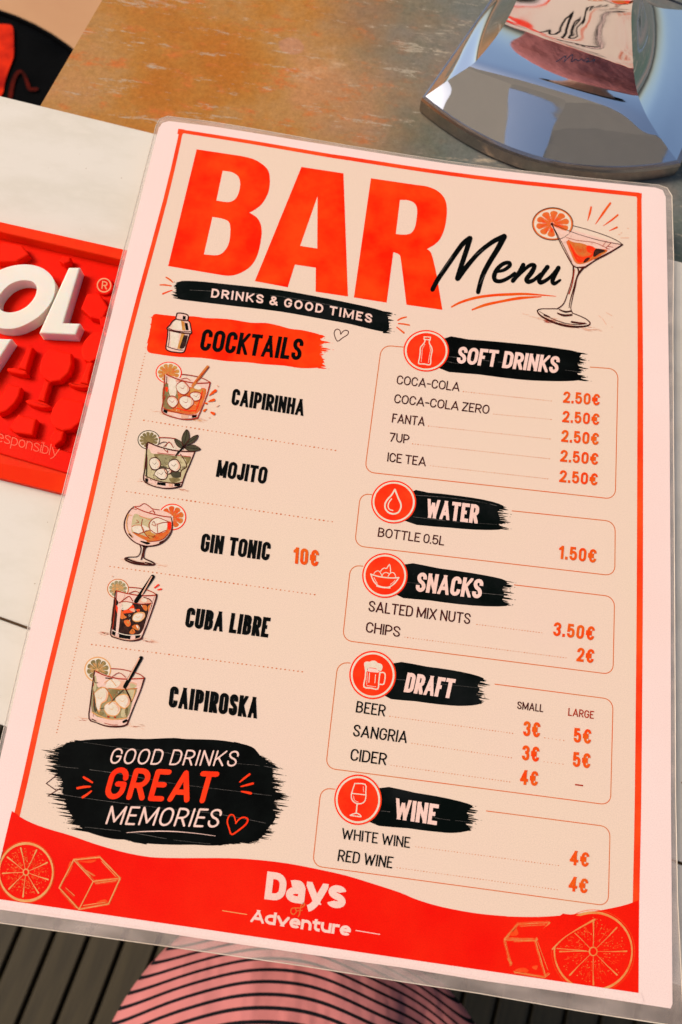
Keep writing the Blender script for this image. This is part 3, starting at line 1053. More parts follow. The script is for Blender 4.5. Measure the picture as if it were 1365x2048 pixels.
# the slice is cut off by the bottom margin
done(pc)
pcu = Print('ice_cube_print', None, 3)
for pts, w in (([(540, 800), (672, 545), (910, 520), (1095, 712), (990, 945), (720, 995), (540, 800)], 2.2),
               ([(672, 545), (850, 740), (1095, 712)], 1.9), ([(850, 740), (720, 995)], 2.0),
               ([(700, 560), (820, 690)], 1.1), ([(870, 760), (1060, 735)], 1.1), ([(930, 560), (1060, 700)], 1.2), ([(560, 820), (700, 980)], 1.2),
               ([(760, 960), (960, 930)], 1.2), ([(600, 800), (680, 870)], .9), ([(780, 640), (860, 690)], 1.0)):
    pcu.line(K(cQ, pts), w * .8, 'gold', 4)
    for _ in range(3):
        dx, dy = rnd.uniform(-12, 12), rnd.uniform(-12, 12)
        pcu.line(K(cQ, [(x + dx, y + dy) for x, y in pts]), w * .35, 'golddim', 3)
for pts in ([(720, 560), (800, 552), (880, 545), (830, 572)], [(880, 930), (960, 905), (985, 940), (920, 950)], [(640, 560), (665, 600), (610, 700), (600, 680)]):
    pcu.sfill(K(cQ, pts), 'glow', 3)
done(pcu)
pc2 = Print('citrus_print', None, 3)
citrus(pc2, cS, (765, 515), (262, 262), 8, .78, None, ('amberline', 'glow', 'gold'))
pc2.fill(K(cS, [(430, 545), (775, 290), (560, 260), (380, 400)]), 'deepred', 6)
pc2.line(K(cS, [(490, 500), (560, 430), (650, 370), (775, 300)]), [3, 1.6, 4], 'amberline', 7, 4)
pc2.line(K(cS, [(520, 495), (720, 512)]), 1.5, 'amberline', 7)
pc2.line(K(cS, [(770, 310), (765, 480)]), 1.5, 'amberline', 7)
done(pc2)
pcu = Print('ice_cube_print', None, 3)
for pts, w in (([(165, 435), (255, 330), (470, 320), (375, 440), (165, 435)], 2.4), ([(165, 435), (210, 610)], 2.2), ([(375, 440), (445, 680)], 2.6),
               ([(470, 320), (520, 415)], 1.8), ([(375, 440), (235, 445)], 1.4), ([(380, 445), (470, 325)], 2.2), ([(235, 655), (440, 690), (470, 665)], 2.4), ([(185, 425), (360, 432)], 1.2), ([(270, 345), (440, 335)], 1.1),
               ([(390, 450), (460, 640)], 1.2), ([(190, 560), (215, 600)], 2.5)):
    pcu.line(K(cS, pts), w * .6, 'amberline', 4)
    for _ in range(3):
        dx, dy = rnd.uniform(-9, 9), rnd.uniform(-9, 9)
        pcu.line(K(cS, [(x + dx, y + dy) for x, y in pts]), w * .35, 'golddim', 3)
for pts in ([(240, 640), (300, 625), (330, 650), (260, 670)], [(350, 620), (390, 610), (380, 640)], [(200, 380), (240, 350), (260, 400), (210, 410)]):
    pcu.sfill(K(cS, pts), 'glow', 3)
done(pcu)
# margin strip re-covers what runs past the footer's lower edge
mg = Print('bottom_margin', None, 13)
mg.fill([(-17, 1796.3), (400, 1857.3), (800, 1916.3), (1277.3, 1986), (1283, 1987), (1290, 2008), (1283, 2007), (800, 1930), (400, 1872), (-17, 1810)], 'paper', 0)
mg.fill([(-17, 1796), (2.4, 1712), (6, 1700), (-6, 1700), (-30, 1790)], 'paper', 0)
done(mg)

logo = Print('logo_lettering', None, 4)
text(logo, 'Days', cR, (440, 335), (990, 404), (462, 146), .245, 'pinktext', 2, gap=.02)
text(logo, 'Adventure', cR, (345, 490), (1026, 588), (357, 404), .225, 'pinktext', 2, gap=.045)
done(logo)
lg = Print('logo_lettering', None, 4)
lg.line(K(cR, [(655, 395), (628, 400), (622, 425), (640, 440), (660, 420), (655, 397), (690, 395), (715, 375), (705, 362), (690, 385), (680, 440), (672, 455)]), [2.2, 2.0, 2.6, 2], 'peach', 2, 4)
lg.line(K(cR, [(668, 415), (700, 412)]), 1.6, 'peach', 2)
lg.line(K(cR, [(156, 414), (320, 440)]), 1.6, 'gold', 2)
lg.line(K(cR, [(1065, 549), (1228, 576)]), 1.6, 'pinktext', 2)
done(lg)

# BAR
def sm_part(k, pts):
    """points; a tuple with a third value is a sharp corner, others are smoothed"""
    out, run = [], []
    N = len(pts)
    s = next(i for i, p in enumerate(pts) if len(p) > 2)
    seq = [pts[(s + i) % N] for i in range(N + 1)]
    run = [seq[0]]
    for p in seq[1:]:
        run.append(p)
        if len(p) > 2:
            q = [k(*a[:2]) for a in run]
            out += (smooth(q, 4) if len(q) > 2 else [Vector(a) for a in q])[:-1]
            run = [p]
    return [tuple(a) for a in out]


bar = Print('heading_lettering', None, 3)
bar.fill(sm_part(cC, [(320, 268, 1), (620, 313, 1), (700, 332), (762, 365), (808, 412), (820, 480), (810, 560), (770, 635), (725, 675), (680, 700, 1), (735, 738), (762, 800), (760, 880), (735, 990),
                      (690, 1065), (620, 1112), (550, 1131), (480, 1125, 1), (125, 1065, 1)]), 'red', 0)
bar.fill(sm_part(cC, [(498, 415, 1), (560, 425), (602, 452), (617, 500), (608, 560), (585, 605), (540, 628), (455, 618, 1)]), 'cream', 1)
bar.fill(sm_part(cC, [(428, 730, 1), (495, 742), (540, 765), (550, 820), (542, 900), (515, 955), (465, 990), (370, 985, 1)]), 'cream', 1)
bar.fill(K(cC, [(1035, 388), (1322, 432), (1353, 1273), (1132, 1240), (1133, 1076), (990, 1055), (942, 1210), (717, 1168)]), 'red', 0)
bar.fill(K(cC, [(1145, 590), (1143, 945), (1027, 927)]), 'cream', 1)
bar.fill(sm_part(cD, [(360, 220, 1), (700, 270, 1), (800, 285), (885, 322), (938, 385), (953, 470), (940, 590), (905, 685), (860, 735), (798, 772, 1), (828, 800), (848, 865), (870, 960, 1), (918, 1247, 1), (637, 1207, 1),
                      (607, 960, 1), (592, 850), (580, 815), (535, 797, 1), (483, 1191, 1), (227, 1150, 1)]), 'red', 0)
bar.fill(sm_part(cD, [(587, 390, 1), (645, 392), (695, 412), (720, 460), (714, 550), (698, 615), (665, 652), (610, 660), (555, 654, 1)]), 'cream', 1)
done(bar)

me = Print('script_lettering', None, 6)
me.line(K(cMe, [(25, 655), (75, 560), (140, 465), (240, 320), (310, 225), (375, 172)]), [9, 9.5, 9.5, 10.5], 'black', 0, 5)
me.line(K(cMe, [(378, 172), (350, 270), (300, 420), (262, 550)]), [11, 10, 10, 11], 'black', 0, 5)
me.line(K(cMe, [(262, 550), (370, 410), (480, 290), (600, 200), (700, 152)]), [11, 9, 9, 10], 'black', 0, 5)
me.line(K(cMe, [(700, 155), (640, 270), (560, 400), (495, 530), (455, 678)]), [12, 10.5, 10, 9], 'black', 0, 5)
me.line(K(cMe, [(635, 485), (700, 470), (752, 430), (745, 402), (695, 410), (640, 455), (607, 520), (618, 568), (670, 575), (740, 545), (800, 500)]), [6, 8, 8, 9.5, 8, 6.5], 'black', 0, 5)
me.line(K(cMe, [(880, 422), (838, 500), (782, 572)]), 9, 'black', 0, 5)
me.line(K(cMe, [(785, 568), (870, 485), (945, 425), (985, 432), (960, 490), (912, 555), (930, 582), (985, 560), (1045, 505)]), [7, 7.5, 10, 9, 6], 'black', 0, 5)
me.line(K(cMe, [(1108, 442), (1065, 500), (1030, 560), (1045, 588), (1105, 560), (1170, 500), (1212, 450)]), [9.5, 8.5, 9, 6.5, 9], 'black', 0, 5)
me.line(K(cMe, [(1212, 450), (1175, 520), (1155, 575), (1175, 598), (1228, 565)]), [9.5, 9, 8.5, 5], 'black', 0, 5)
for a, b in (([(100, 500), (210, 345)], .8), ([(470, 600), (520, 510)], .8), ([(430, 330), (500, 280)], .7)):
    me.line(K(cMe, a), b, 'scratch', 1)
done(me)
un = Print('underline_stroke', None, 3)
un.line(K(cMe, [(205, 818), (290, 775), (420, 735), (580, 710), (760, 700), (920, 697), (1190, 718)]), [3.2, 4.8, 5.6, 5.2, 5.6, 4.6, 1], 'orange', 0, 5)
un.line(K(cMe, [(400, 845), (520, 800), (680, 765), (850, 735), (1050, 722)]), [3, 5.6, 5, 6, 2], 'orange', 0, 5)
done(un)


def ray(pr, k, pts, w, mat='orange', lay=1):
    pr.line(K(k, pts), w, mat, lay, 3)


for k, pts, w in ((cG, [(172, 48), (195, 62), (215, 80)], [3, 3.4, 2]), (cG, [(132, 97), (165, 97), (205, 103)], [2.4, 3.2, 2.2]), (cG, [(150, 155), (180, 142), (210, 132)], [3.4, 3, 1.8]),
                  (cD, [(570, 1328), (600, 1312), (638, 1302)], [2.6, 3.6, 2.2]), (cD, [(575, 1354), (620, 1358), (660, 1366)], [2.4, 3, 3]), (crop(790, 640, 9.1), [(35, 130), (95, 175), (165, 232)], [2, 3, 3.6])):
    rays = Print('burst_mark', None, 3)
    ray(rays, k, pts, w)
    done(rays)
for pts, w in (([(812, 195), (795, 270), (772, 350)], [3.8, 4.2, 1]), ([(1030, 150), (950, 260), (862, 388)], [4.2, 4.8, 1.2]), ([(1115, 285), (1040, 345), (950, 408)], [3.6, 3.6, 1]), ([(1105, 425), (1060, 445), (1018, 465)], [4, 2.6, .8])):
    spark = Print('burst_mark', None, 3)
    ray(spark, cGl, pts, w)
    done(spark)
for pts in ([(1225, 435), (1240, 438)], [(1150, 545), (1240, 545)], [(1125, 505), (1140, 508)], [(1150, 490), (1162, 486)]):
    spark = Print('burst_mark', None, 3)
    ray(spark, cGl, pts, 1.6, 'blush')
    done(spark)

# ------------------------------------------------------------------ brush banners
def banner(name, k, core, mat, tips=(), scratches=(), lay=3, smooth_core=True):
    pr = Print(name, None, lay)
    pr.fill([tuple(q) for q in (smooth(K(k, core), 3, True) if smooth_core else K(k, core))], mat, 0)
    for (x0, y0, x1, y1, n, lo, hi, w0, inset) in tips:
        # n dry-brush hairs between the two points, running outwards
        a, b = Vector(k(x0, y0)), Vector(k(x1, y1))
        sgn = 1 if inset > 0 else -1
        out = Vector((1, .145)) * sgn
        for i in range(n):
            t = (i + rnd.uniform(.15, .85)) / n
            p = a.lerp(b, t)
            L = lo + (hi - lo) * rnd.random() ** 1.7
            w = w0 * rnd.uniform(.55, 1.5)
            q0, q1 = p - out * abs(inset), p + out * L
            mid_ = q0.lerp(q1, .72) + Vector((0, rnd.uniform(-.5, .5)))
            pr.line([q0, mid_, q1], [w, w * rnd.uniform(.6, 1.0), w * .15], mat, 0)
            if rnd.random() < .35:
                z = q1 + out * rnd.uniform(1.5, 5)
                pr.line([z, z + out * rnd.uniform(.6, 2.5)], rnd.uniform(.5, 1.1), mat, 0)
    for i in range(len(core) * 3):     # slightly uneven long edges
        pass
    for pts, w in scratches:
        q = [Vector(a) for a in K(k, pts)]
        q = smooth(q, 6)
        q = [a + Vector((0, rnd.uniform(-.25, .25))) for a in q]
        i = 0
        while i < len(q) - 2:
            j = min(len(q) - 1, i + rnd.randint(2, 6))
            pr.line(q[i:j + 1], w * rnd.uniform(.5, 1.1), 'scratch', 1)
            i = j + (rnd.randint(0, 1))
    return done(pr)


banner('brush_banner', crop(0, 0, 1), [(356, 564), (390, 562), (460, 569), (560, 580), (640, 594), (700, 606), (750, 617), (772, 626), (778, 645), (775, 663), (745, 659), (700, 648), (640, 637), (560, 623), (460, 611), (385, 602), (357, 597), (353, 580)],
       'slate', [(770, 622, 776, 666, 15, 4, 17, 3.2, 8), (356, 564, 354, 597, 13, 3, 12, 2.6, -8)],
       [([(380, 580), (520, 588), (640, 606), (760, 632)], .6)], 3)
banner('brush_banner', cG, [(88, 290), (150, 291), (240, 300), (350, 301), (430, 312), (500, 314), (600, 322), (720, 342), (820, 344), (900, 360), (980, 382), (1050, 390), (1120, 405), (1175, 425), (1165, 470), (1175, 520), (1165, 560), (1185, 600), (1175, 632),
                            (1050, 638), (940, 622), (800, 612), (700, 600), (560, 592), (400, 571), (250, 565), (120, 548), (60, 536), (46, 508), (52, 480), (48, 470), (60, 425), (72, 360)],
       'red', [(1165, 425, 1180, 640, 20, 3, 22, 4.4, 6), (75, 300, 50, 520, 7, .3, 1.2, 4, -5)], [], 3, True)
banner('brush_banner', cM, [(430, 92), (550, 98), (700, 110), (900, 130), (1020, 146), (1080, 156), (1120, 172), (1095, 205), (1110, 240), (1100, 270), (1120, 300), (1050, 309), (930, 308), (800, 300), (600, 275), (400, 243)],
       'black', [(1100, 165, 1110, 307, 16, 5, 26, 3.2, 7)], [([(450, 185), (700, 212), (900, 236), (1150, 268)], .7), ([(440, 210), (500, 222)], .5)], 3)
banner('brush_banner', cN, [(370, 77), (450, 80), (550, 90), (700, 112), (790, 140), (765, 165), (775, 200), (770, 225), (785, 246), (700, 250), (550, 240), (340, 208)],
       'slate', [(775, 138, 780, 248, 15, 4, 21, 2.6, 7)], [([(390, 92), (550, 104), (700, 126), (760, 140)], .7), ([(380, 190), (560, 212), (760, 225)], .6)], 3)
banner('brush_banner', cN, [(335, 407), (500, 425), (700, 455), (805, 482), (785, 515), (795, 545), (785, 570), (805, 596), (650, 594), (450, 570), (300, 543)],
       'slate', [(795, 480, 800, 596, 16, 4, 20, 2.8, 7)], [([(350, 488), (470, 502), (620, 528), (800, 548)], .7)], 3)
banner('brush_banner', cO, [(350, 79), (500, 92), (650, 115), (742, 142), (715, 165), (725, 190), (710, 215), (735, 245), (690, 258), (600, 258), (450, 240), (315, 214)],
       'slate', [(728, 140, 725, 255, 15, 4, 22, 3, 7)], [([(368, 146), (480, 158), (620, 172), (790, 190)], .7)], 3)
banner('brush_banner', cP, [(325, 96), (480, 115), (620, 140), (715, 168), (690, 190), (700, 215), (685, 240), (705, 268), (640, 281), (560, 276), (450, 262), (285, 234)],
       'slate', [(705, 165, 700, 276, 15, 4, 22, 3, 7)], [([(335, 190), (480, 205), (600, 225), (720, 238)], .7)], 3)
banner('brush_blot', cL, [(190, 86), (280, 72), (360, 68), (450, 64), (560, 68), (700, 63), (760, 68), (900, 72), (1000, 85), (1080, 105), (1116, 140), (1150, 185), (1185, 220), (1180, 290), (1203, 340), (1182, 400), (1200, 450), (1155, 510), (1110, 562), (1000, 577), (900, 588),
                          (800, 584), (700, 584), (560, 577), (480, 560), (400, 555), (300, 528), (255, 503), (212, 450), (180, 400), (182, 355), (158, 330), (165, 290), (142, 240), (150, 200), (138, 150), (165, 100)],
       'black', [(1020, 88, 1215, 215, 22, 2, 14, 3.4, 12), (1176, 205, 1192, 420, 36, 5, 34, 3.2, 12), (1192, 420, 1100, 565, 28, 5, 30, 3.2, 12),
                 (245, 76, 130, 128, 16, 4, 20, 3.2, -10), (128, 130, 145, 240, 20, 6, 30, 3.2, -12), (145, 240, 172, 360, 16, 3, 18, 3, -12), (170, 345, 275, 520, 36, 8, 40, 3, -12), (290, 520, 560, 578, 16, 3, 22, 2.6, -8), (850, 585, 1110, 566, 10, 3, 20, 2.6, 8)],
       [([(260, 84), (480, 115), (700, 140), (830, 160)], .7), ([(110, 198), (400, 232), (700, 285), (1000, 322), (1180, 345)], .7), ([(160, 340), (380, 372), (600, 400), (900, 432), (1150, 478)], .7),
        ([(270, 498), (480, 522), (700, 560), (880, 580)], .7), ([(1000, 188), (1120, 198), (1250, 218)], .7)], 3)
bl = Print('blot_scribble', None, 9)
bl.line(K(cL, [(130, 245), (80, 285), (130, 320), (90, 345)]), 1.6, 'maroon', 0)
bl.line(K(cL, [(130, 320), (150, 310)]), 1.4, 'maroon', 0)
done(bl)

# ------------------------------------------------------------------ badges and section boxes
boxes = [(cM, [(222, 137), (110, 127, 1), (25, 768, 1), (1292, 906, 1), (1306, 248, 1), (1165, 238)]),
         (cN, [(192, 90), (140, 80, 1), (113, 322, 1), (1297, 459, 1), (1299, 212, 1), (830, 163)]),
         (cN, [(150, 415), (95, 408, 1), (58, 752, 1), (1289, 908, 1), (1296, 554, 1), (840, 500)]),
         (cO, [(172, 77), (120, 73, 1), (68, 525, 1), (1283, 683, 1), (1294, 232, 1), (790, 167)]),
         (cP, [(145, 100), (88, 94, 1), (53, 417, 1), (1276, 583, 1), (1284, 256, 1), (772, 190)])]
for k, pts in boxes:
    pr = Print('section_outline', None, 2)
    q = [(*k(*p[:2]),) + ((r_,) if len(p) > 2 else ()) for p in pts]
    run = []
    for rr, cl in round_path(q, 19, False):
        run += rr
    pr.line(run, 1.9, 'thin', 0)
    done(pr)

badges = [(790, 640, 572, 560, 415, 378), (730, 950, 526, 491, 410, 392), (710, 1090, 548, 556, 414, 408), (690, 1290, 508, 546, 426, 440), (660, 1540, 513, 541, 432, 460)]
icons2 = [
    [([(535, 305), (650, 312), (645, 362), (535, 352)], 2.0, 1), ([(550, 360), (545, 400), (500, 460), (468, 500), (462, 600), (450, 690), (435, 790), (530, 800), (645, 812), (655, 700), (668, 620), (680, 560), (672, 500), (632, 430), (628, 366)], 2.2, 0),
     ([(550, 440), (505, 520), (495, 620), (480, 760)], .9, 0), ([(640, 470), (650, 560), (630, 650), (612, 780)], .9, 0)],
    [([(548, 262), (490, 360), (410, 450), (370, 530), (375, 610), (430, 680), (520, 708), (610, 680), (655, 600), (655, 520), (610, 420), (548, 262)], 3.2, 0), ([(487, 435), (440, 500), (425, 570), (450, 625), (510, 645)], 2.2, 0)],
    [([(290, 530), (420, 570), (560, 592), (700, 600), (805, 592)], 2.4, 0), ([(295, 535), (320, 610), (360, 680), (420, 735), (500, 765), (600, 770), (680, 735), (750, 670), (800, 595)], 2.4, 0),
     ([(400, 745), (500, 770), (640, 780)], 2.6, 0), ([(350, 590), (380, 650), (410, 700)], 1.1, 0), ([(735, 640), (700, 680), (650, 715)], 1.1, 0),
     ([(350, 520), (380, 485), (430, 470), (470, 510), (495, 560)], 1.6, 0), ([(470, 480), (500, 440), (540, 420), (580, 425), (630, 355), (650, 430), (650, 500)], 1.8, 0),
     ([(495, 570), (520, 520), (570, 498), (620, 520)], 1.5, 0), ([(605, 575), (640, 520), (690, 500), (730, 530), (745, 580)], 1.6, 0)],
    [([(380, 480), (372, 600), (350, 760), (480, 785), (600, 800), (620, 660), (640, 500)], 2.6, 0), ([(645, 505), (700, 500), (735, 540), (725, 660), (700, 715), (640, 715)], 2.4, 0),
     ([(412, 500), (400, 720)], 1.0, 0), ([(450, 510), (440, 680)], 1.6, 0), ([(560, 540), (548, 690)], 1.5, 0), ([(400, 740), (570, 760)], .9, 0)],
    [([(455, 245), (645, 262), (655, 400), (658, 480), (640, 560), (590, 605), (520, 615), (450, 590), (405, 540), (392, 470), (405, 400), (455, 245)], 2.2, 0), ([(405, 425), (640, 452)], 2.0, 0),
     ([(500, 615), (490, 700), (482, 790)], 2.6, 0), ([(372, 825), (430, 800), (485, 785), (540, 810), (568, 850), (470, 840), (372, 825)], 2.2, 0), ([(432, 470), (450, 550), (520, 585)], .9, 0), ([(610, 300), (615, 400)], .9, 0)]]
for (ox, oy, cx, cy, rx, ry), ic in zip(badges, icons2):
    k = crop(ox, oy, 9.1)
    pr = Print('section_badge', None, 8)
    el = lambda s: [k(cx + rx * s * math.cos(i * math.pi / 32), cy + ry * s * math.sin(i * math.pi / 32)) for i in range(64)]
    pr.fill(el(1), 'badge', 0).fill(el(.935), 'ice', 1).fill(el(.855), 'badge', 2)
    for pts, w, cl in ic:
        pr.line(K(k, pts), w, 'ice', 4, 3 if not cl else 0, closed=bool(cl))
    if cx == 508:
        pr.sfill(K(k, [(352, 330), (400, 300), (450, 305), (500, 285), (560, 290), (600, 325), (660, 345), (688, 390), (680, 440), (645, 480), (600, 450), (560, 425), (440, 415), (410, 480), (375, 490), (362, 420)]), 'ice', 3)
        pr.sfill(K(k, [(418, 425), (500, 425), (620, 455), (612, 500), (520, 495), (420, 478)]), 'pinktext', 3)
    done(pr)

# ------------------------------------------------------------------ wording
def words(name, s, k, a, b, t, wt, mat, **kw):
    pr = Print(name, None, 8)
    text(pr, s, k, a, b, t, wt, mat, **kw)
    return done(pr)


words('strapline', 'DRINKS & GOOD TIMES', one, (422.2, 594.8), (743.6, 646.4), (424.6, 577), .20, 'pinktext', gap=.27, space=.42, sag=4.5)
words('section_heading', 'COCKTAILS', cG, (386, 521), (1043, 587), (412, 386), .17, 'black', gap=.08, tall=1.03)
words('section_heading', 'SOFT DRINKS', cM, (487, 218), (1000, 270), (502, 137), .195, 'pinktext', gap=.05, space=.28, tall=1.05)
words('section_heading', 'WATER', cN, (435, 193), (672, 221), (445, 112), .19, 'pinktext', gap=.05, tall=1.05)
words('section_heading', 'SNACKS', cN, (388, 529), (688, 563), (402, 446), .19, 'pinktext', gap=.05, tall=1.05)
words('section_heading', 'DRAFT', cO, (400, 200), (606, 229), (417, 121), .19, 'pinktext', gap=.045, tall=1.05)
words('section_heading', 'WINE', cP, (388, 222), (566, 249), (398, 141), .19, 'pinktext', gap=.05, tall=1.05)
for s, k, a, b, t in (('CAIPIRINHA', cT, (222, 259), (980, 377), (245, 96)), ('MOJITO', cT, (62, 1014), (585, 1093), (90, 845)),
                      ('GIN TONIC', cU, (190, 248), (838, 336), (212, 84)), ('CUBA LIBRE', cU, (45, 960), (828, 1060), (72, 782)),
                      ('CAIPIROSKA', cV, (76, 291), (882, 397), (98, 108))):
    words('cocktail_name', s, k, a, b, t, .185, 'black', gap=.06, space=.26, tall=1.05)
items = [('COCA-COLA', cX, (125, 144), (602, 200), (134, 76)), ('COCA-COLA ZERO', cX, (106, 287), (826, 372), (116, 219)),
         ('FANTA', cX, (90, 435), (337, 463), (99, 366)), ('7UP', cX, (72, 579), (221, 597), (77, 511)), ('ICE TEA', cX, (55, 731), (347, 768), (62, 662)),
         ('BOTTLE 0.5L', cN, (217, 280), (519, 321), (223, 238)), ('SALTED MIX NUTS', cN, (174, 620), (637, 679), (180, 571)), ('CHIPS', cN, (162, 715), (317, 738), (168, 667)),
         ('BEER', cO, (195, 287), (319, 305), (202, 238)), ('SANGRIA', cO, (182, 389), (412, 419), (190, 338)), ('CIDER', cO, (171, 492), (324, 513), (178, 441)),
         ('WHITE WINE', cP, (172, 305), (454, 344), (176, 260)), ('RED WINE', cP, (155, 397), (381, 428), (162, 349))]
for i, (s, k, a, b, t) in enumerate(items):
    words('item_name', s, k, a, b, t, .125 if i else .12, 'maroon' if i < 8 else 'black', gap=.10, space=.27)
words('column_heading', 'SMALL', cY, (145, 224), (455, 264), (152, 133), .14, 'maroon', gap=.1)
words('column_heading', 'LARGE', cY, (750, 304), (1054, 343), (757, 212), .14, 'redline', gap=.1)
prices = [('2.50\u20ac', cW, (350, 342), (905, 388), (362, 168)), ('2.50\u20ac', cW, (338, 637), (897, 685), (350, 462)), ('2.50\u20ac', cW, (322, 935), (890, 988), (335, 752)),
          ('2.50\u20ac', cW, (306, 1235), (880, 1290), (319, 1055)), ('2.50\u20ac', cW, (292, 1545), (872, 1602), (306, 1362)),
          ('1.50\u20ac', cN, (1040, 381), (1211, 400), (1045, 320)), ('3.50\u20ac', cN, (1014, 731), (1201, 753), (1021, 668)), ('2\u20ac', cN, (1121, 847), (1199, 857), (1128, 784)),
          ('10\u20ac', cU, (1063, 360), (1302, 393), (1074, 206)), ('3\u20ac', cY, (215, 544), (414, 566), (226, 365)), ('5\u20ac', cY, (815, 620), (1022, 642), (824, 447)),
          ('3\u20ac', cY, (200, 831), (404, 856), (211, 652)), ('5\u20ac', cY, (804, 910), (1012, 932), (814, 733)), ('4\u20ac', cY, (178, 1120), (390, 1142), (189, 945)),
          ('4\u20ac', cP, (1115, 412), (1194, 423), (1120, 352)), ('4\u20ac', cP, (1110, 520), (1189, 533), (1116, 459))]
for s, k, a, b, t in prices:
    words('price', s, k, a, b, t, .19, 'orange', gap=.13 if '.' in s else .11)
dsh = Print('price', None, 8)
dsh.line(K(cY, [(835, 1123), (930, 1135)]), 2.8, 'redline', 0, caps='butt')
done(dsh)
for k, a, b, st in ((cX, (635, 202), (1300, 273), 5.4), (cX, (865, 372), (1298, 413), 5.4), (cX, (370, 463), (1290, 561), 5.4), (cX, (250, 598), (1285, 711), 5.4), (cM, (358, 737), (950, 803), 5.4),
                    (cN, (670, 680), (965, 718), 5.6), (cN, (342, 738), (1075, 832), 5.6), (cO, (342, 304), (865, 377), 5.8), (cO, (436, 419), (860, 481), 5.8), (cO, (347, 513), (853, 584), 5.8),
                    (cY, (475, 567), (700, 599), 7), (cY, (466, 851), (690, 880), 7), (cP, (480, 338), (1070, 416), 6), (cP, (403, 425), (1065, 516), 6)):
    pr = Print('dotted_leader', None, 2)
    pr.dots(k(*a), k(*b), st, 1.12, 'dot', 0)
    done(pr)
for a, b in (((288.3, 840.6), (671.4, 901)), ((254, 983), (665, 1043.5)), ((220.5, 1132.8), (629.8, 1189.3)), ((184, 1289), (605, 1343.5))):
    pr = Print('dotted_rule', None, 2)
    pr.dots(a, b, 8.6, 1.6, 'dot', 0)
    done(pr)
pr = Print('dotted_rule', None, 2)
pr.dots((291, 707), (114, 1465), 6.2, 1.3, 'dot', 0)
done(pr)
mot = Print('slogan_lettering', None, 12)
text(mot, 'GOOD DRINKS', cL, (385, 189), (1003, 203), (408, 112), .105, 'pinktext', 0, gap=.17, space=.36, hand=True)
text(mot, 'MEMORIES', cL, (367, 484), (915, 501), (397, 393), .11, 'pinktext', 0, gap=.16, hand=True)
mot.line(K(cL, [(472, 525), (560, 519), (680, 518), (800, 527), (905, 541)]), [.8, 1.8, 1.8, 1.2, .8], 'pinktext', 0, 4)
done(mot)
gr = Print('slogan_lettering', None, 12)
text(gr, 'GREAT', cL, (356, 360), (884, 384), (400, 204), .165, 'badge', 0, gap=.10, hand=True)
done(gr)
for pts, w in (([(263, 255), (285, 268), (305, 280)], [4.4, 5, 3.4]), ([(232, 308), (265, 302), (295, 300)], [4.6, 5, 3.4]), ([(258, 352), (280, 338), (300, 322)], [4.8, 4.4, 3]),
               ([(1072, 240), (1048, 258), (1024, 278)], [4.2, 4.2, 2.4]), ([(1088, 285), (1060, 292), (1030, 300)], [4.6, 4.2, 2.6]), ([(1078, 333), (1055, 328), (1032, 324)], [5, 4.6, 2.6])):
    hr = Print('burst_mark', None, 12)
    hr.line(K(cL, pts), w, 'badge', 0, 3)
    done(hr)
ht = Print('heart_drawing', None, 12)
ht.line(K(cL, [(1005, 478), (995, 442), (975, 440), (963, 470), (972, 505), (985, 533), (1020, 512), (1055, 482), (1062, 458), (1040, 450), (1018, 462), (1004, 480)]), [2.4, 3, 3.6, 2.6], 'badge', 0, 4)
done(ht)
h2 = Print('heart_drawing', None, 4)
h2.line(K(cG, [(1306, 418), (1300, 392), (1282, 384), (1266, 398), (1266, 425), (1285, 462), (1320, 440), (1350, 420), (1356, 402), (1345, 392), (1325, 396), (1307, 416)]), 1.7, 'maroon', 0, 4)
done(h2)

# ------------------------------------------------------------------ drink drawings
Print.bold = 1.28
def slice_(pr, k, c, r, rim, flesh, vein, n=10, rot=.2, hub=None, lay=3, rimw=3.2, pith=None):
    pith = pith or ('limepale' if flesh in ('lime', 'limepale') else 'ice')
    flesh = {'lime': 'olive', 'limepale': 'lime'}.get(flesh, flesh)
    """round citrus slice on a glass rim; hub moves the point where the segments meet"""
    cx, cy = c
    hx, hy = hub or c
    el = lambda s, m=40: [(cx + r[0] * s * math.cos(i * 2 * math.pi / m), cy + r[1] * s * math.sin(i * 2 * math.pi / m)) for i in range(m)]
    pr.fill(K(k, el(1)), rim, lay).fill(K(k, el(.915)), 'ice', lay + 1)
    for i in range(n):
        a0, a1 = rot + 2 * math.pi * (i + .09) / n, rot + 2 * math.pi * (i + .91) / n
        pt = lambda f, a: (hx + (cx + r[0] * .80 * math.cos(a) - hx) * f, hy + (cy + r[1] * .80 * math.sin(a) - hy) * f)
        am = (a0 + a1) / 2
        pr.sfill(K(k, [pt(.10, am), pt(.55, a0), pt(.92, a0), pt(1.03, am), pt(.92, a1), pt(.55, a1)]), flesh, lay + 2, 3)
        for _ in range(4):
            a = rnd.uniform(a0 + .06, a1 - .06)
            f = rnd.uniform(.25, .6)
            pr.line(K(k, [pt(f, a), pt(min(.95, f + rnd.uniform(.2, .35)), a)]), rnd.uniform(.35, .7), vein, lay + 3)
    for i in range(n):
        a = rot + 2 * math.pi * i / n
        pr.line(K(k, [(hx, hy), (cx + r[0] * .5 * math.cos(a) * 1.0 + (hx - cx) * .4, cy + r[1] * .5 * math.sin(a) + (hy - cy) * .4)]), .6, vein, lay + 3)


def hatch(pr, k, a, b, n, lo, hi, mat, spread, lay=0, d=(1, .14)):
    a, b = Vector(k(*a)), Vector(k(*b))
    for i in range(n):
        p = a.lerp(b, rnd.random()) + Vector((0, rnd.gauss(0, spread)))
        L = rnd.uniform(lo, hi)
        q = p + Vector(d) * L
        pr.line([p, (p + q) / 2, q], [.15, rnd.uniform(.5, .9), .15], mat, lay)


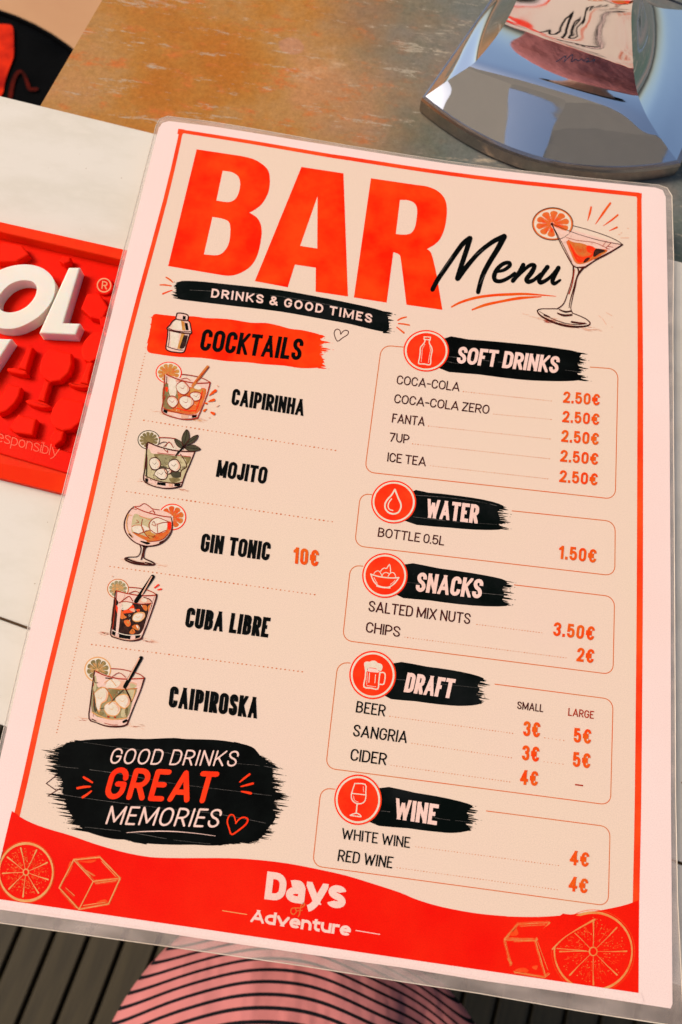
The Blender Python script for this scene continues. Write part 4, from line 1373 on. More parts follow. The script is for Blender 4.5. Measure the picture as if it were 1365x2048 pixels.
# martini in the heading
pr = Print('martini_drawing', None, 4)
hatch(pr, cGl, (190, 1450), (800, 1590), 60, 6, 22, 'blush', 2.2)
hatch(pr, cGl, (240, 1480), (640, 1560), 26, 5, 18, 'redline', 1.6)
hatch(pr, cGl, (20, 1400), (200, 1460), 12, 3, 9, 'blush', 1.5)
hatch(pr, cGl, (780, 1560), (930, 1600), 10, 3, 9, 'blush', 1.2)
for pts in ([(985, 1395), (1050, 1430)], [(940, 1460), (985, 1530)], [(1045, 1558), (1058, 1560)], [(900, 1430), (925, 1450)]):
    pr.line(K(cGl, pts), 1.0, 'blush', 0)
pr.fill(K(cGl, [(365, 385), (1170, 620), (735, 880), (600, 850)]), 'pinkglass', 1)
pr.sfill(K(cGl, [(520, 555), (600, 590), (700, 605), (760, 625), (850, 660), (1000, 685), (900, 760), (740, 835), (640, 832), (585, 730)]), 'amber', 2)
pr.sfill(K(cGl, [(530, 570), (580, 600), (620, 660), (660, 720), (720, 735), (770, 680), (740, 640), (790, 630), (860, 665), (850, 740), (760, 810), (650, 830), (590, 730)]), 'peach', 3)
pr.sfill(K(cGl, [(560, 600), (600, 650), (640, 720), (700, 760), (800, 740), (850, 690), (845, 740), (760, 800), (670, 825), (610, 740)]), 'badge', 4)
pr.sfill(K(cGl, [(760, 640), (820, 640), (865, 680), (830, 720), (770, 700)]), 'badge', 4)
pr.sfill(K(cGl, [(868, 668), (975, 690), (905, 725), (850, 760), (835, 735)]), 'cola', 5)
pr.sfill(K(cGl, [(755, 775), (800, 770), (765, 812), (722, 825)]), 'brownline', 5)
for _ in range(40):
    x = rnd.uniform(560, 860)
    y = rnd.uniform(620, 800) - abs(x - 700) * .25
    pr.line(K(cGl, [(x, y), (x + rnd.uniform(8, 26), y + rnd.uniform(10, 26))]), [.2, rnd.uniform(.5, 1.0), .2], rnd.choice(['orange', 'goldflesh', 'redline', 'peach']), 5)
slice_(pr, cGl, (374, 385), (230, 182), 'peach', 'peach', 'badge', 10, .1, (370, 385), 2)
pr.line([cGl(374 + 232 * math.cos(t * math.pi / 20), 385 + 184 * math.sin(t * math.pi / 20)) for t in range(40)], [.7, 1.1, .8, 1.4, 1.1], 'brownline', 6, closed=True)
pr.sfill(K(cGl, [(350, 395), (420, 430), (540, 470), (600, 480), (560, 560), (480, 600), (420, 500)]), 'pinkglass', 6)
for pts, w in (([(365, 385), (480, 640), (600, 855)], [2.2, 1.4, 2.2]), ([(395, 440), (500, 640), (590, 815)], [.8, 1.2, .7]), ([(365, 385), (600, 480), (900, 570), (1168, 622)], [1.0, .7, 1.2]),
               ([(605, 405), (760, 445), (960, 510), (1100, 570), (1170, 620)], [.8, .9, 1.1]), ([(1170, 622), (1000, 725), (860, 800), (740, 880)], [2.2, 2.6, 2.0, 3.0]),
               ([(1120, 660), (1030, 700), (850, 790)], [.8, .7]), ([(600, 855), (650, 880), (740, 875)], [2, 1.6, 2.6]), ([(610, 870), (605, 960), (585, 1050), (550, 1160), (500, 1290), (430, 1350)], [2.6, 1.4, 1.2, 1.6, 2]),
               ([(720, 885), (655, 980), (630, 1100), (600, 1230), (580, 1340), (600, 1400)], [4, 2.4, 1.4, 1.2, 1.6]), ([(660, 890), (670, 940), (640, 1020), (610, 1130), (575, 1250), (560, 1340)], [2.4, 2, 1]),
               ([(430, 1350), (330, 1350), (240, 1352), (200, 1375), (240, 1430), (350, 1490), (500, 1540), (640, 1555), (760, 1545), (800, 1515), (760, 1470), (680, 1430), (600, 1400)], [1.4, 1.2, 2.2, 3.2, 3, 2.2, 1.4, 1.2]),
               ([(225, 1380), (340, 1450), (500, 1510), (640, 1530), (760, 1520)], [.8, 1.1, .8]), ([(430, 1400), (500, 1425), (590, 1420)], [2, 3.4, 3]), ([(450, 1360), (520, 1385), (585, 1375)], [1.6, 2.6, 2.4]),
               ([(590, 1500), (700, 1515), (745, 1512)], [3, 2.6, 1]), ([(280, 1420), (340, 1445)], [3, 2])):
    pr.line(K(cGl, pts), w, 'brownline', 7, 4)
for pts, w in (([(530, 540), (640, 570), (720, 580), (860, 600), (1000, 665)], .7), ([(985, 580), (940, 640)], .7), ([(1040, 600), (980, 660), (1020, 670)], .8), ([(620, 905), (600, 1050), (560, 1180)], 1.6), ([(1060, 650), (1000, 640)], .7)):
    pr.line(K(cGl, pts), w, 'redline', 7, 3)
pr.sfill(K(cGl, [(350, 385), (372, 370), (380, 395), (360, 405)]), 'brownline', 8)
done(pr)

# shaker on the cocktails banner
pr = Print('shaker_drawing', None, 6)
pr.fill(K(cZ, [(470, 480), (560, 350), (650, 295), (670, 180), (760, 165), (905, 200), (895, 310), (950, 370), (985, 570), (945, 600), (830, 980), (700, 995), (560, 970), (445, 920), (480, 540)]), 'pinkglass', 0)
pr.fill(K(cZ, [(640, 310), (790, 330), (780, 530), (560, 500), (600, 370)]), 'ice', 1)
pr.fill(K(cZ, [(540, 560), (720, 590), (700, 900), (540, 880)]), 'ice', 1)
pr.fill(K(cZ, [(760, 325), (830, 350), (850, 540), (790, 530)]), 'goldflesh', 2).fill(K(cZ, [(835, 370), (900, 380), (920, 530), (860, 530)]), 'black', 3)
pr.fill(K(cZ, [(800, 225), (860, 235), (855, 310), (795, 300)]), 'black', 3).fill(K(cZ, [(770, 600), (840, 610), (760, 930), (680, 915)]), 'goldflesh', 2)
pr.fill(K(cZ, [(820, 630), (910, 640), (840, 900), (770, 920), (730, 900)]), 'cola', 3)
pr.line(K(cZ, [(920, 650), (860, 860), (800, 950)]), .9, 'pinkglass', 4)
for pts, w in (([(670, 200), (660, 290), (770, 315), (895, 320), (905, 215), (800, 175), (690, 170), (670, 200)], 1.8), ([(650, 295), (580, 345), (530, 420), (470, 480), (485, 515), (600, 550), (800, 590), (960, 600), (985, 570)], 2.0),
               ([(895, 320), (945, 370), (965, 470), (985, 570)], 1.8), ([(500, 490), (620, 535), (800, 560), (960, 560)], 1.2), ([(482, 520), (475, 660), (455, 800), (445, 920), (520, 970), (640, 990), (740, 1000), (825, 980), (870, 850), (910, 720), (950, 605)], 1.8),
               ([(470, 870), (560, 905), (700, 940), (800, 945)], 1.2), ([(520, 545), (515, 700), (495, 860)], .8)):
    pr.line(K(cZ, pts), w, 'brownline', 5, 4)
done(pr)


def tumbler(k, outline, liquid, lmat, line, ices, extra_fill=(), extra_line=(), straw=None, sl=None, shadow=None, base=None, ice_line=None, w=1.4, rimback=None, tri=()):
    pr = Print('drink_drawing', None, 4)
    if shadow:
        for (a, b, n, lo, hi, m, s) in shadow:
            hatch(pr, k, a, b, n, lo, hi, m, s)
    if sl:
        c, r, rim, flesh, vein, n, rot, hub = sl
        slice_(pr, k, c, r, rim, flesh, vein, n, rot, hub, 1)
    pr.fill(K(k, outline), 'pinkglass', 6)
    pr.fill([tuple(q) for q in smooth(K(k, liquid), 3, True)], lmat, 7)
    for pts, m, l in extra_fill:
        pr.sfill(K(k, pts), m, 8 + l)
    for pts in ices:
        pr.sfill(K(k, pts), 'ice', 11)
        jp = [(p[0] + rnd.uniform(-5, 5), p[1] + rnd.uniform(-5, 5)) for p in pts]
        pr.line(K(k, jp), [.7, 1.7, 1.0, 2.0, .7], ice_line or line, 13, 4, closed=True)
        gx = sum(p[0] for p in pts) / len(pts); gy = sum(p[1] for p in pts) / len(pts)
        q_ = [(gx + (p[0] - gx) * .82, gy + (p[1] - gy) * .82) for p in pts]
        h_ = len(q_) // 2
        pr.line(K(k, q_[h_ - 2:h_ + 2]), [.3, 2.2, 2.6, .3], 'blush', 12, 4)
        pr.line(K(k, [(gx - (gx - q_[0][0]) * .6, gy - 12), (gx, gy + 8), (gx + 22, gy - 20)]), [.2, .8, .2], ice_line or line, 12, 3)
        cx = sum(p[0] for p in pts) / len(pts); cy = sum(p[1] for p in pts) / len(pts)
        sx = max(p[0] for p in pts) - min(p[0] for p in pts)
        for _ in range(5):
            a, f = rnd.uniform(0, 6.28), rnd.uniform(.15, .34)
            q = k(cx + sx * f * math.cos(a), cy + sx * f * math.sin(a))
            pr.fill(disc(q, rnd.uniform(.3, .6), 6), ice_line or line, 12)
    if base:
        for pts, m in base:
            pr.fill(K(k, pts), m, 12)
    for pts, ww, m in extra_line:
        ww2 = ww * 1.2 if isinstance(ww, (int, float)) else [q * 1.2 for q in ww]
        pr.line(K(k, pts), ww2, m, 13, 3)
    # pen shading inside the drink and along the glass
    xs, ys = [p[0] for p in liquid], [p[1] for p in liquid]
    x0, x1, y0, y1 = min(xs), max(xs), min(ys), max(ys)
    for _ in range(46):
        x, y = rnd.uniform(x0 + (x1 - x0) * .08, x1 - (x1 - x0) * .22), rnd.uniform(y0 + (y1 - y0) * .12, y1 - (y1 - y0) * .12)
        dx, dy = rnd.uniform(-.03, .05) * (x1 - x0), rnd.uniform(.03, .10) * (y1 - y0)
        pr.line(K(k, [(x, y), (x + dx * .3, y + dy * .5), (x + dx, y + dy)]), [.15, rnd.uniform(.4, .9), .15], rnd.choice([line, line, 'gold' if line != 'brownline' else 'leaf', 'ice']), 10)
    for _ in range(16):
        t = rnd.random()
        x, y = x0 + (x1 - x0) * .03 + rnd.uniform(-4, 10), y0 + (y1 - y0) * t * .9
        pr.line(K(k, [(x, y), (x - 3, y + (y1 - y0) * .10)]), [.2, rnd.uniform(.4, .8)], line, 10)
    if straw:
        a, b, c, d, ww, m1, m2 = straw
        pr.line(K(k, [a, b]), ww, m1, 14)
        pr.line(K(k, [c, d]), ww * .30, m2, 15)
    return pr


# caipirinha
pr = tumbler(cH, [(515, 275), (640, 310), (1028, 365), (960, 600), (880, 770), (700, 785), (485, 710)],
             [(515, 380), (560, 395), (650, 420), (780, 420), (900, 430), (985, 450), (950, 590), (880, 720), (700, 720), (495, 665)], 'amber', 'redline',
             [[(640, 420), (665, 375), (715, 355), (765, 385), (790, 440), (770, 490), (725, 508), (670, 480)], [(540, 580), (560, 540), (610, 525), (655, 560), (660, 610), (610, 655), (560, 635)],
              [(675, 570), (710, 530), (770, 520), (825, 550), (835, 610), (800, 655), (750, 670), (690, 630)], [(800, 510), (830, 485), (880, 475), (920, 500), (925, 545), (890, 572), (840, 570)]],
             [([(500, 400), (640, 420), (650, 640), (500, 650)], 'olive', 0), ([(560, 330), (640, 350), (640, 500), (600, 540), (560, 480)], 'ice', 1), ([(800, 560), (960, 480), (900, 700), (820, 710)], 'peach', 0), ([(520, 420), (550, 430), (545, 470), (525, 470)], 'badge', 1),
              ([(840, 430), (880, 400), (930, 430), (900, 450)], 'ice', 2), ([(800, 440), (960, 450), (930, 480), (820, 500)], 'goldflesh', 1)],
             [([(705, 275), (820, 290), (940, 320), (1025, 365)], 1.2, 'redline'), ([(530, 278), (640, 325), (760, 360), (880, 378), (1025, 372)], 1.5, 'redline'), ([(1028, 368), (1000, 480), (950, 620), (885, 770)], [1.6, 1.3, 1.6], 'redline'),
              ([(512, 285), (500, 450), (490, 600), (480, 700), (560, 750), (700, 785), (800, 790), (885, 772)], [1.3, 1.5, 1.3, 2], 'redline'), ([(498, 665), (620, 705), (760, 735), (875, 738)], 1.1, 'redline'),
              ([(700, 330), (760, 320), (800, 345)], .8, 'redline'), ([(640, 350), (740, 355)], .7, 'peach'), ([(650, 660), (760, 690), (860, 690)], 1.6, 'badge'), ([(940, 460), (900, 600), (860, 700)], 1.2, 'badge'), ([(535, 300), (530, 380)], .7, 'brownline'),
              ([(1088, 462), (1050, 490), (1015, 520)], [4, 3.4, .6], 'orange'), ([(1070, 568), (1040, 575), (1005, 588)], [4, 3.2, .6], 'orange'), ([(975, 605), (990, 608)], 2.4, 'orange'), ([(960, 690), (985, 672)], [3.4, 1.4], 'orange'),
              ([(1040, 710), (1070, 725)], [2.6, 4], 'orange'), ([(1110, 405), (1118, 412)], 1.6, 'blush'), ([(1100, 645), (1128, 628)], 1.2, 'blush'), ([(1015, 768), (1020, 770)], 1.4, 'blush')],
             ((1000, 190), (830, 405), (1010, 195), (870, 365), 4.6, 'amber', 'redline'),
             ((557, 258), (150, 125), 'badge', 'goldflesh', 'peach', 11, .1, (548, 262)),
             [((340, 690), (940, 800), 60, 4, 14, 'blush', 2.4), ((400, 710), (900, 800), 24, 3, 10, 'gold', 1.6)],
             [([(497, 672), (545, 688), (535, 722), (495, 705)], 'black'), ([(820, 738), (875, 738), (870, 765), (822, 770)], 'black'), ([(700, 730), (780, 738), (775, 780), (700, 775)], 'blush')])
done(pr)
# mojito
pr = tumbler(cH, [(320, 1045), (500, 1110), (855, 1155), (780, 1340), (690, 1560), (520, 1580), (270, 1480)],
             [(300, 1180), (420, 1190), (560, 1210), (800, 1215), (760, 1360), (690, 1500), (560, 1520), (290, 1430)], 'limepale', 'brownline',
             [[(335, 1270), (360, 1235), (410, 1228), (455, 1260), (468, 1310), (430, 1355), (380, 1355), (345, 1320)], [(550, 1290), (580, 1255), (640, 1245), (685, 1290), (685, 1345), (640, 1380), (590, 1365), (560, 1330)],
              [(395, 1410), (430, 1360), (480, 1345), (530, 1360), (545, 1410), (520, 1460), (470, 1468), (420, 1440)], [(512, 1370), (535, 1345), (570, 1345), (585, 1380), (570, 1410), (530, 1410)]],
             [([(405, 1180), (640, 1210), (610, 1250), (500, 1320), (410, 1230)], 'olive', 0), ([(440, 1200), (600, 1220), (520, 1310), (470, 1290)], 'lime', 1), ([(640, 1235), (745, 1240), (750, 1330), (700, 1370)], 'limepale', 1), ([(700, 1220), (810, 1215), (760, 1310), (720, 1250)], 'olive', 0),
              ([(400, 1200), (440, 1240), (420, 1230)], 'leaf', 1), ([(580, 1390), (640, 1370), (695, 1400), (680, 1450), (600, 1445)], 'leaf', 2), ([(560, 1460), (640, 1450), (690, 1480), (600, 1510)], 'olive', 1), ([(290, 1150), (350, 1160), (350, 1420), (290, 1430)], 'limepale', 1),
              ([(690, 1330), (760, 1320), (700, 1380)], 'olive', 1), ([(460, 1320), (540, 1330), (480, 1360)], 'leaf', 1), ([(300, 1230), (316, 1230), (312, 1420), (296, 1420)], 'leaf', 2), ([(480, 1120), (560, 1060), (640, 1130), (540, 1140)], 'ice', 1), ([(650, 1120), (700, 1110), (720, 1140)], 'ice', 2)],
             [([(445, 995), (560, 998), (640, 1010)], 1.2, 'redline'), ([(325, 1050), (420, 1090), (560, 1130), (700, 1152), (850, 1155)], 1.6, 'brownline'), ([(852, 1158), (800, 1290), (750, 1400), (700, 1545)], [1.3, 1.5], 'brownline'),
              ([(318, 1050), (300, 1200), (285, 1350), (272, 1480), (360, 1540), (480, 1570), (600, 1572), (695, 1550)], [1.3, 1.6, 1.4, 2.2], 'brownline'), ([(290, 1430), (400, 1480), (520, 1505), (640, 1515), (715, 1500)], 1.2, 'brownline'),
              ([(300, 1060), (305, 1220), (300, 1350)], 1.2, 'brownline'), ([(440, 1070), (500, 1045), (540, 1060), (500, 1100)], .9, 'brownline'), ([(520, 1100), (560, 1045), (610, 1110)], 1.0, 'redline'), ([(500, 1125), (545, 1165), (540, 1140)], .9, 'redline'), ([(430, 1170), (800, 1215)], .8, 'redline'),
              ([(690, 1185), (740, 1260), (760, 1330), (700, 1370), (690, 1440)], 1.0, 'brownline'), ([(640, 1200), (670, 1160)], 2.6, 'leaf')],
             None, ((330, 1022), (128, 110), 'leaf', 'lime', 'olive', 12, .15, (332, 1030)),
             [((190, 1480), (760, 1600), 46, 4, 13, 'blush', 2.0), ((220, 1500), (780, 1600), 14, 3, 9, 'redline', 1.4)],
             [([(285, 1455), (325, 1470), (315, 1505), (290, 1490)], 'black'), ([(430, 1502), (520, 1512), (520, 1545), (420, 1530)], 'black'), ([(620, 1520), (695, 1518), (680, 1550), (620, 1548)], 'black'), ([(560, 1520), (600, 1522), (598, 1555), (560, 1552)], 'blush')])
for pts in ([(720, 1100), (705, 1010), (730, 940), (765, 905), (790, 960), (785, 1030), (750, 1080)], [(740, 1080), (790, 1020), (840, 980), (890, 968), (870, 1020), (820, 1060)],
            [(730, 1110), (680, 1110), (640, 1070), (622, 1010), (680, 1030), (720, 1070)], [(740, 1110), (800, 1080), (860, 1085), (918, 1128), (860, 1150), (790, 1150)]):
    pr.sfill(K(cH, pts), 'leaf', 16)
    pr.line(K(cH, pts), .9, 'brownline', 17, 3, closed=True)
    pr.line(K(cH, [pts[0], (sum(p[0] for p in pts) / len(pts), sum(p[1] for p in pts) / len(pts)), pts[len(pts) // 2]]), .6, 'black', 17, 3)
pr.line(K(cH, [(735, 1090), (690, 1140), (640, 1190)]), [3.5, 2.6, 1.4], 'black', 17)
done(pr)
# gin tonic
k = cI
pr = Print('drink_drawing', None, 4)
hatch(pr, k, (250, 930), (880, 1040), 34, 4, 13, 'blush', 1.6)
slice_(pr, k, (990, 368), (192, 182), 'badge', 'amber', 'badge', 9, .1, (985, 370), 1)
pr.sfill(K(k, [(460, 230), (600, 185), (700, 250), (820, 270), (990, 350), (985, 500), (930, 620), (820, 720), (680, 765), (540, 740), (420, 650), (340, 540), (340, 400), (380, 300)]), 'pinkglass', 6)
pr.sfill(K(k, [(470, 330), (600, 370), (760, 390), (960, 430), (970, 540), (900, 640), (760, 700), (640, 690), (480, 610), (430, 540)]), 'limepale', 7)
pr.sfill(K(k, [(450, 480), (590, 480), (690, 540), (640, 560), (520, 600), (460, 570)]), 'ice', 8).sfill(K(k, [(640, 700), (900, 520), (960, 560), (880, 660), (760, 700)]), 'amber', 8)
pr.sfill(K(k, [(600, 560), (700, 560), (760, 640), (660, 650)]), 'goldflesh', 8).sfill(K(k, [(690, 440), (750, 380), (860, 380), (920, 440), (900, 560), (780, 590), (700, 570)]), 'ice', 9).sfill(K(k, [(920, 440), (975, 440), (970, 540), (930, 530)]), 'badge', 9)
pr.sfill(K(k, [(460, 570), (640, 640), (760, 690), (640, 690), (500, 620)]), 'amber', 8)
for pts, w, m in (([(470, 230), (600, 290), (760, 335), (880, 360), (985, 370)], 1.6, 'redline'), ([(465, 228), (400, 290), (345, 400), (335, 520), (385, 630), (480, 715), (600, 760), (700, 765), (820, 735), (920, 660), (975, 570), (990, 470), (975, 380)], [1.4, 1.8, 2.0, 1.5, 1.8, 2.0, 2.4, 2.2, 1.8, 1.2], 'brownline'),
                  ([(480, 222), (540, 222), (605, 185), (680, 225), (715, 255), (810, 270)], 1.2, 'redline'), ([(715, 255), (750, 310)], .9, 'redline'), ([(680, 300), (720, 285), (750, 320)], .8, 'redline'), ([(390, 330), (365, 440), (385, 560), (450, 640)], 1.4, 'gold'),
                  ([(440, 500), (480, 480), (560, 485), (600, 560), (520, 600), (450, 580)], 1.0, 'amber'), ([(580, 400), (570, 500), (620, 600), (680, 660)], 1.0, 'redline'), ([(690, 550), (670, 470), (720, 400), (800, 378), (950, 440)], 1.2, 'redline'), ([(700, 550), (780, 595), (900, 550)], 1.2, 'redline'),
                  ([(780, 460), (790, 580)], 1.0, 'redline'), ([(780, 470), (860, 445), (950, 440)], 1.2, 'redline'), ([(710, 470), (760, 490), (740, 430), (720, 450)], .9, 'redline'), ([(520, 600), (640, 560), (690, 540)], .9, 'redline'), ([(540, 350), (640, 390), (700, 410)], .8, 'peach'), ([(500, 410), (530, 440), (490, 450)], .8, 'redline'),
                  ([(660, 620), (760, 640)], .9, 'redline'), ([(640, 690), (740, 700), (860, 670), (930, 600)], 1.2, 'redline'), ([(560, 700), (640, 725), (680, 725)], [1.5, 4, 1.5], 'black'), ([(820, 715), (870, 695)], 2.2, 'brownline'), ([(400, 600), (440, 640)], 2.2, 'brownline'),
                  ([(545, 745), (560, 800), (545, 870), (500, 910), (400, 915), (345, 930), (360, 960), (460, 1000), (600, 1018), (720, 1022), (745, 1005), (700, 975), (640, 950), (600, 920), (605, 850), (620, 800), (650, 765)], [1.6, 1.2, 1.5, 3.0, 2.6, 2.2, 1.6, 1.4], 'brownline'),
                  ([(605, 775), (590, 850), (570, 930), (560, 950)], [2.6, 2.4, 1.4], 'brownline'), ([(365, 935), (480, 980), (600, 1000)], 2.6, 'brownline'), ([(620, 990), (700, 1005)], 2.0, 'brownline'), ([(590, 770), (640, 775)], 2.4, 'black'),
                  ([(430, 250), (500, 265)], .9, 'redline'), ([(380, 340), (440, 345)], .7, 'gold')):
    pr.line(K(k, pts), w, m, 13, 4)
pr.fill(disc(k(990, 368), 1.8, 8), 'ice', 14).fill(disc(k(962, 350), 1.2, 8), 'ice', 14)
done(pr)
# cuba libre
pr = tumbler(cJ, [(390, 320), (600, 360), (1012, 380), (900, 740), (790, 1030), (640, 1070), (320, 990)],
             [(375, 430), (450, 500), (600, 490), (760, 515), (945, 500), (900, 650), (860, 780), (770, 960), (640, 985), (340, 910)], 'cola', 'brownline',
             [[(650, 720), (680, 670), (750, 640), (820, 650), (830, 700), (780, 760), (720, 785), (660, 765)]],
             [([(440, 510), (560, 480), (650, 510), (560, 600), (480, 600), (420, 560)], 'ice', 2), ([(400, 560), (480, 600), (520, 680), (560, 720), (470, 740), (410, 640)], 'peach', 1), ([(560, 560), (650, 520), (680, 620), (600, 650), (500, 650)], 'glow', 1), ([(600, 600), (670, 580), (680, 640)], 'blush', 2),
              ([(520, 770), (600, 760), (620, 830), (580, 860), (540, 830)], 'peach', 1), ([(560, 790), (590, 780), (600, 830)], 'goldflesh', 2), ([(640, 860), (700, 825), (750, 850), (745, 910), (690, 900)], 'amber', 1), ([(700, 840), (735, 850), (730, 890)], 'ice', 2), ([(600, 950), (650, 890), (690, 940), (650, 975)], 'amber', 1),
              ([(540, 360), (740, 390), (700, 470), (620, 440), (560, 400)], 'pinkglass', 2), ([(720, 480), (800, 420), (900, 440), (940, 490), (840, 505)], 'blush', 1), ([(780, 460), (830, 425), (870, 460), (830, 490)], 'ice', 2), ([(790, 540), (860, 540), (870, 610), (830, 610)], 'amber', 1), ([(700, 600), (760, 595), (740, 640)], 'glow', 1),
              ([(460, 340), (530, 360), (480, 560), (430, 960), (395, 950), (430, 560)], 'pinkglass', 3), ([(400, 540), (440, 560), (430, 660), (405, 620)], 'badge', 2), ([(880, 560), (930, 520), (900, 640)], 'amber', 0)],
             [([(595, 262), (700, 268), (820, 290), (940, 330), (1010, 375)], 1.2, 'redline'), ([(395, 315), (560, 355), (740, 385), (860, 390), (1010, 380)], 1.5, 'redline'), ([(1010, 372), (1000, 450), (900, 740), (840, 900), (780, 1040)], [2.4, 1.4, 1.6], 'brownline'), ([(975, 400), (940, 500), (860, 760), (800, 960)], .8, 'pinkglass'),
              ([(390, 320), (360, 560), (335, 800), (318, 985), (400, 1030), (520, 1065), (640, 1075), (740, 1060), (790, 1030)], [1.3, 1.6, 1.4, 2.4], 'brownline'), ([(410, 320), (385, 560), (360, 780), (345, 910)], 1.0, 'redline'), ([(345, 910), (450, 960), (600, 990), (780, 980)], 1.0, 'ice'), ([(330, 985), (450, 1035), (620, 1060), (760, 1030)], .9, 'blush'),
              ([(450, 500), (540, 430), (600, 400), (650, 470)], 1.2, 'redline'), ([(450, 490), (560, 480), (760, 515), (945, 505)], 1.1, 'redline'), ([(600, 350), (690, 320), (760, 355)], 1.0, 'redline'), ([(820, 415), (900, 440), (945, 490)], 1.1, 'brownline'),
              ([(980, 270), (1040, 225)], [1.4, 2.4], 'badge'), ([(1030, 300), (1080, 290)], [1.4, 2.4], 'badge'), ([(340, 95), (348, 96)], 1.4, 'blush')],
             ((955, 100), (700, 475), (940, 100), (790, 370), 6.4, 'black', 'blush'),
             ((428, 285), (165, 152), 'amber', 'limepale', 'gold', 11, .2, (415, 285)),
             [((100, 940), (960, 1080), 50, 4, 15, 'blush', 1.8), ((140, 950), (960, 1090), 24, 3, 11, 'redline', 1.6)],
             [([(340, 925), (390, 945), (380, 1000), (335, 975)], 'black'), ([(445, 965), (620, 985), (610, 1050), (440, 1025)], 'black'), ([(690, 992), (770, 985), (750, 1035), (690, 1045)], 'black')], 'gold')
done(pr)
# caipiroska
pr = tumbler(cK, [(410, 350), (600, 420), (1085, 455), (960, 800), (850, 1090), (640, 1115), (330, 1000)],
             [(385, 500), (450, 540), (560, 590), (800, 605), (985, 590), (920, 780), (850, 990), (640, 1015), (370, 920)], 'lime', 'redline',
             [[(405, 670), (440, 620), (510, 585), (580, 610), (595, 680), (570, 760), (500, 800), (470, 900), (430, 850), (415, 740)], [(690, 730), (740, 690), (830, 672), (885, 720), (885, 800), (830, 858), (770, 845), (710, 790)],
              [(540, 850), (570, 800), (655, 768), (720, 800), (758, 870), (735, 930), (680, 965), (590, 950), (545, 900)]],
             [([(450, 370), (600, 440), (560, 520), (460, 580), (430, 480)], 'pinkglass', 1), ([(560, 480), (700, 480), (980, 520), (900, 590), (600, 590)], 'blush', 0), ([(620, 470), (760, 500), (700, 585), (560, 570)], 'ice', 1), ([(900, 520), (980, 560), (900, 590)], 'limepale', 1), ([(600, 620), (760, 620), (650, 740), (600, 680)], 'olive', 1),
              ([(780, 880), (860, 870), (830, 980), (770, 970)], 'limepale', 1), ([(390, 700), (420, 760), (430, 900), (400, 890)], 'leaf', 1), ([(840, 620), (960, 620), (910, 760), (880, 690)], 'limepale', 1), ([(440, 900), (540, 930), (480, 970)], 'olive', 1), ([(820, 900), (860, 850), (850, 980)], 'olive', 1), ([(380, 430), (430, 440), (430, 600), (385, 620)], 'limepale', 1)],
             [([(630, 322), (760, 330), (900, 360), (1020, 400), (1085, 450)], 1.2, 'redline'), ([(415, 355), (520, 405), (640, 440), (800, 465), (1080, 455)], 1.6, 'redline'), ([(1085, 450), (1040, 600), (960, 800), (900, 950), (850, 1080)], [2.0, 1.3, 1.7], 'brownline'),
              ([(405, 355), (375, 560), (350, 780), (330, 1005), (430, 1060), (560, 1105), (700, 1115), (800, 1105), (850, 1080)], [1.3, 1.6, 1.4, 2.4, 2.0], 'brownline'), ([(370, 915), (480, 970), (640, 1015), (850, 995)], 1.3, 'gold'), ([(600, 590), (800, 608), (985, 592)], 1.0, 'amber'),
              ([(650, 430), (740, 378), (830, 440)], .9, 'redline'), ([(540, 520), (620, 470), (700, 560)], .8, 'gold'), ([(560, 590), (650, 740), (600, 810)], 1.2, 'amber'), ([(800, 610), (720, 690), (650, 760)], 1.6, 'leaf'), ([(830, 600), (880, 700), (905, 770)], 2.0, 'brownline'), ([(960, 610), (940, 700), (905, 775)], 1.0, 'gold'),
              ([(400, 680), (410, 780), (440, 900)], 1.3, 'leaf'), ([(480, 870), (540, 860)], 1.0, 'leaf'), ([(590, 980), (600, 982)], 2.4, 'redline'), ([(680, 985), (690, 987)], 2.4, 'redline'), ([(400, 430), (410, 510), (450, 515)], .9, 'brownline'), ([(370, 1010), (420, 1035)], 1.2, 'brownline'), ([(800, 1050), (840, 1030)], [3, 3.4], 'black'),
              ([(540, 1065), (640, 1090), (720, 1090)], .8, 'redline'), ([(560, 450), (640, 460)], 1.6, 'brownline')],
             ((1040, 175), (820, 570), (1015, 180), (860, 470), 6.0, 'black', 'blush'),
             ((450, 335), (183, 175), 'gold', 'lime', 'gold', 10, .1, (440, 340)),
             [((130, 990), (1040, 1120), 50, 4, 14, 'blush', 2.0), ((180, 1010), (1040, 1110), 16, 3, 11, 'redline', 1.4)], None, 'gold')
done(pr)

Print.bold = 1
for o in menu_parts:
    o.parent = menu
    o.matrix_parent_inverse = pinv

# ================================================================== chrome stand
def mat_chrome():
    m, nt, ln, b = material('chrome', .055, 1.0, .5)
    b.inputs['Base Color'].default_value = (.80, .82, .84, 1)
    n = noise(nt, ln, 30, 3, .5)
    bump(nt, ln, b, n.outputs[0], .05, .002)
    s = noise(nt, ln, 55, 6, .7)
    r = ramp(nt, ln, s.outputs[0], [(.45, (.018, .018, .018)), (.75, (.09, .09, .09))])
    ln.new(r.outputs[0], b.inputs['Roughness'])
    return m


M['chrome'] = mat_chrome()
M['rim'] = mat_simple('brushed_rim', (.60, .50, .44), (.40, .34, .32), 60, .16, 1.0, bmp=.05)
L0, R0 = P(841, 224, Z_TABLE), P(1343, 352, Z_TABLE)
sc_ = Vector((.150, .365, Z_TABLE))
C4 = [L0, R0, Vector((.224, .408, Z_TABLE)), Vector((.136, .424, Z_TABLE))]
stand = empty('chrome_stand', 'polished chrome stand with a flared four-sided foot behind the top of the menu', 'stand', sc_)
s_inv = Matrix.Translation(-stand.location)


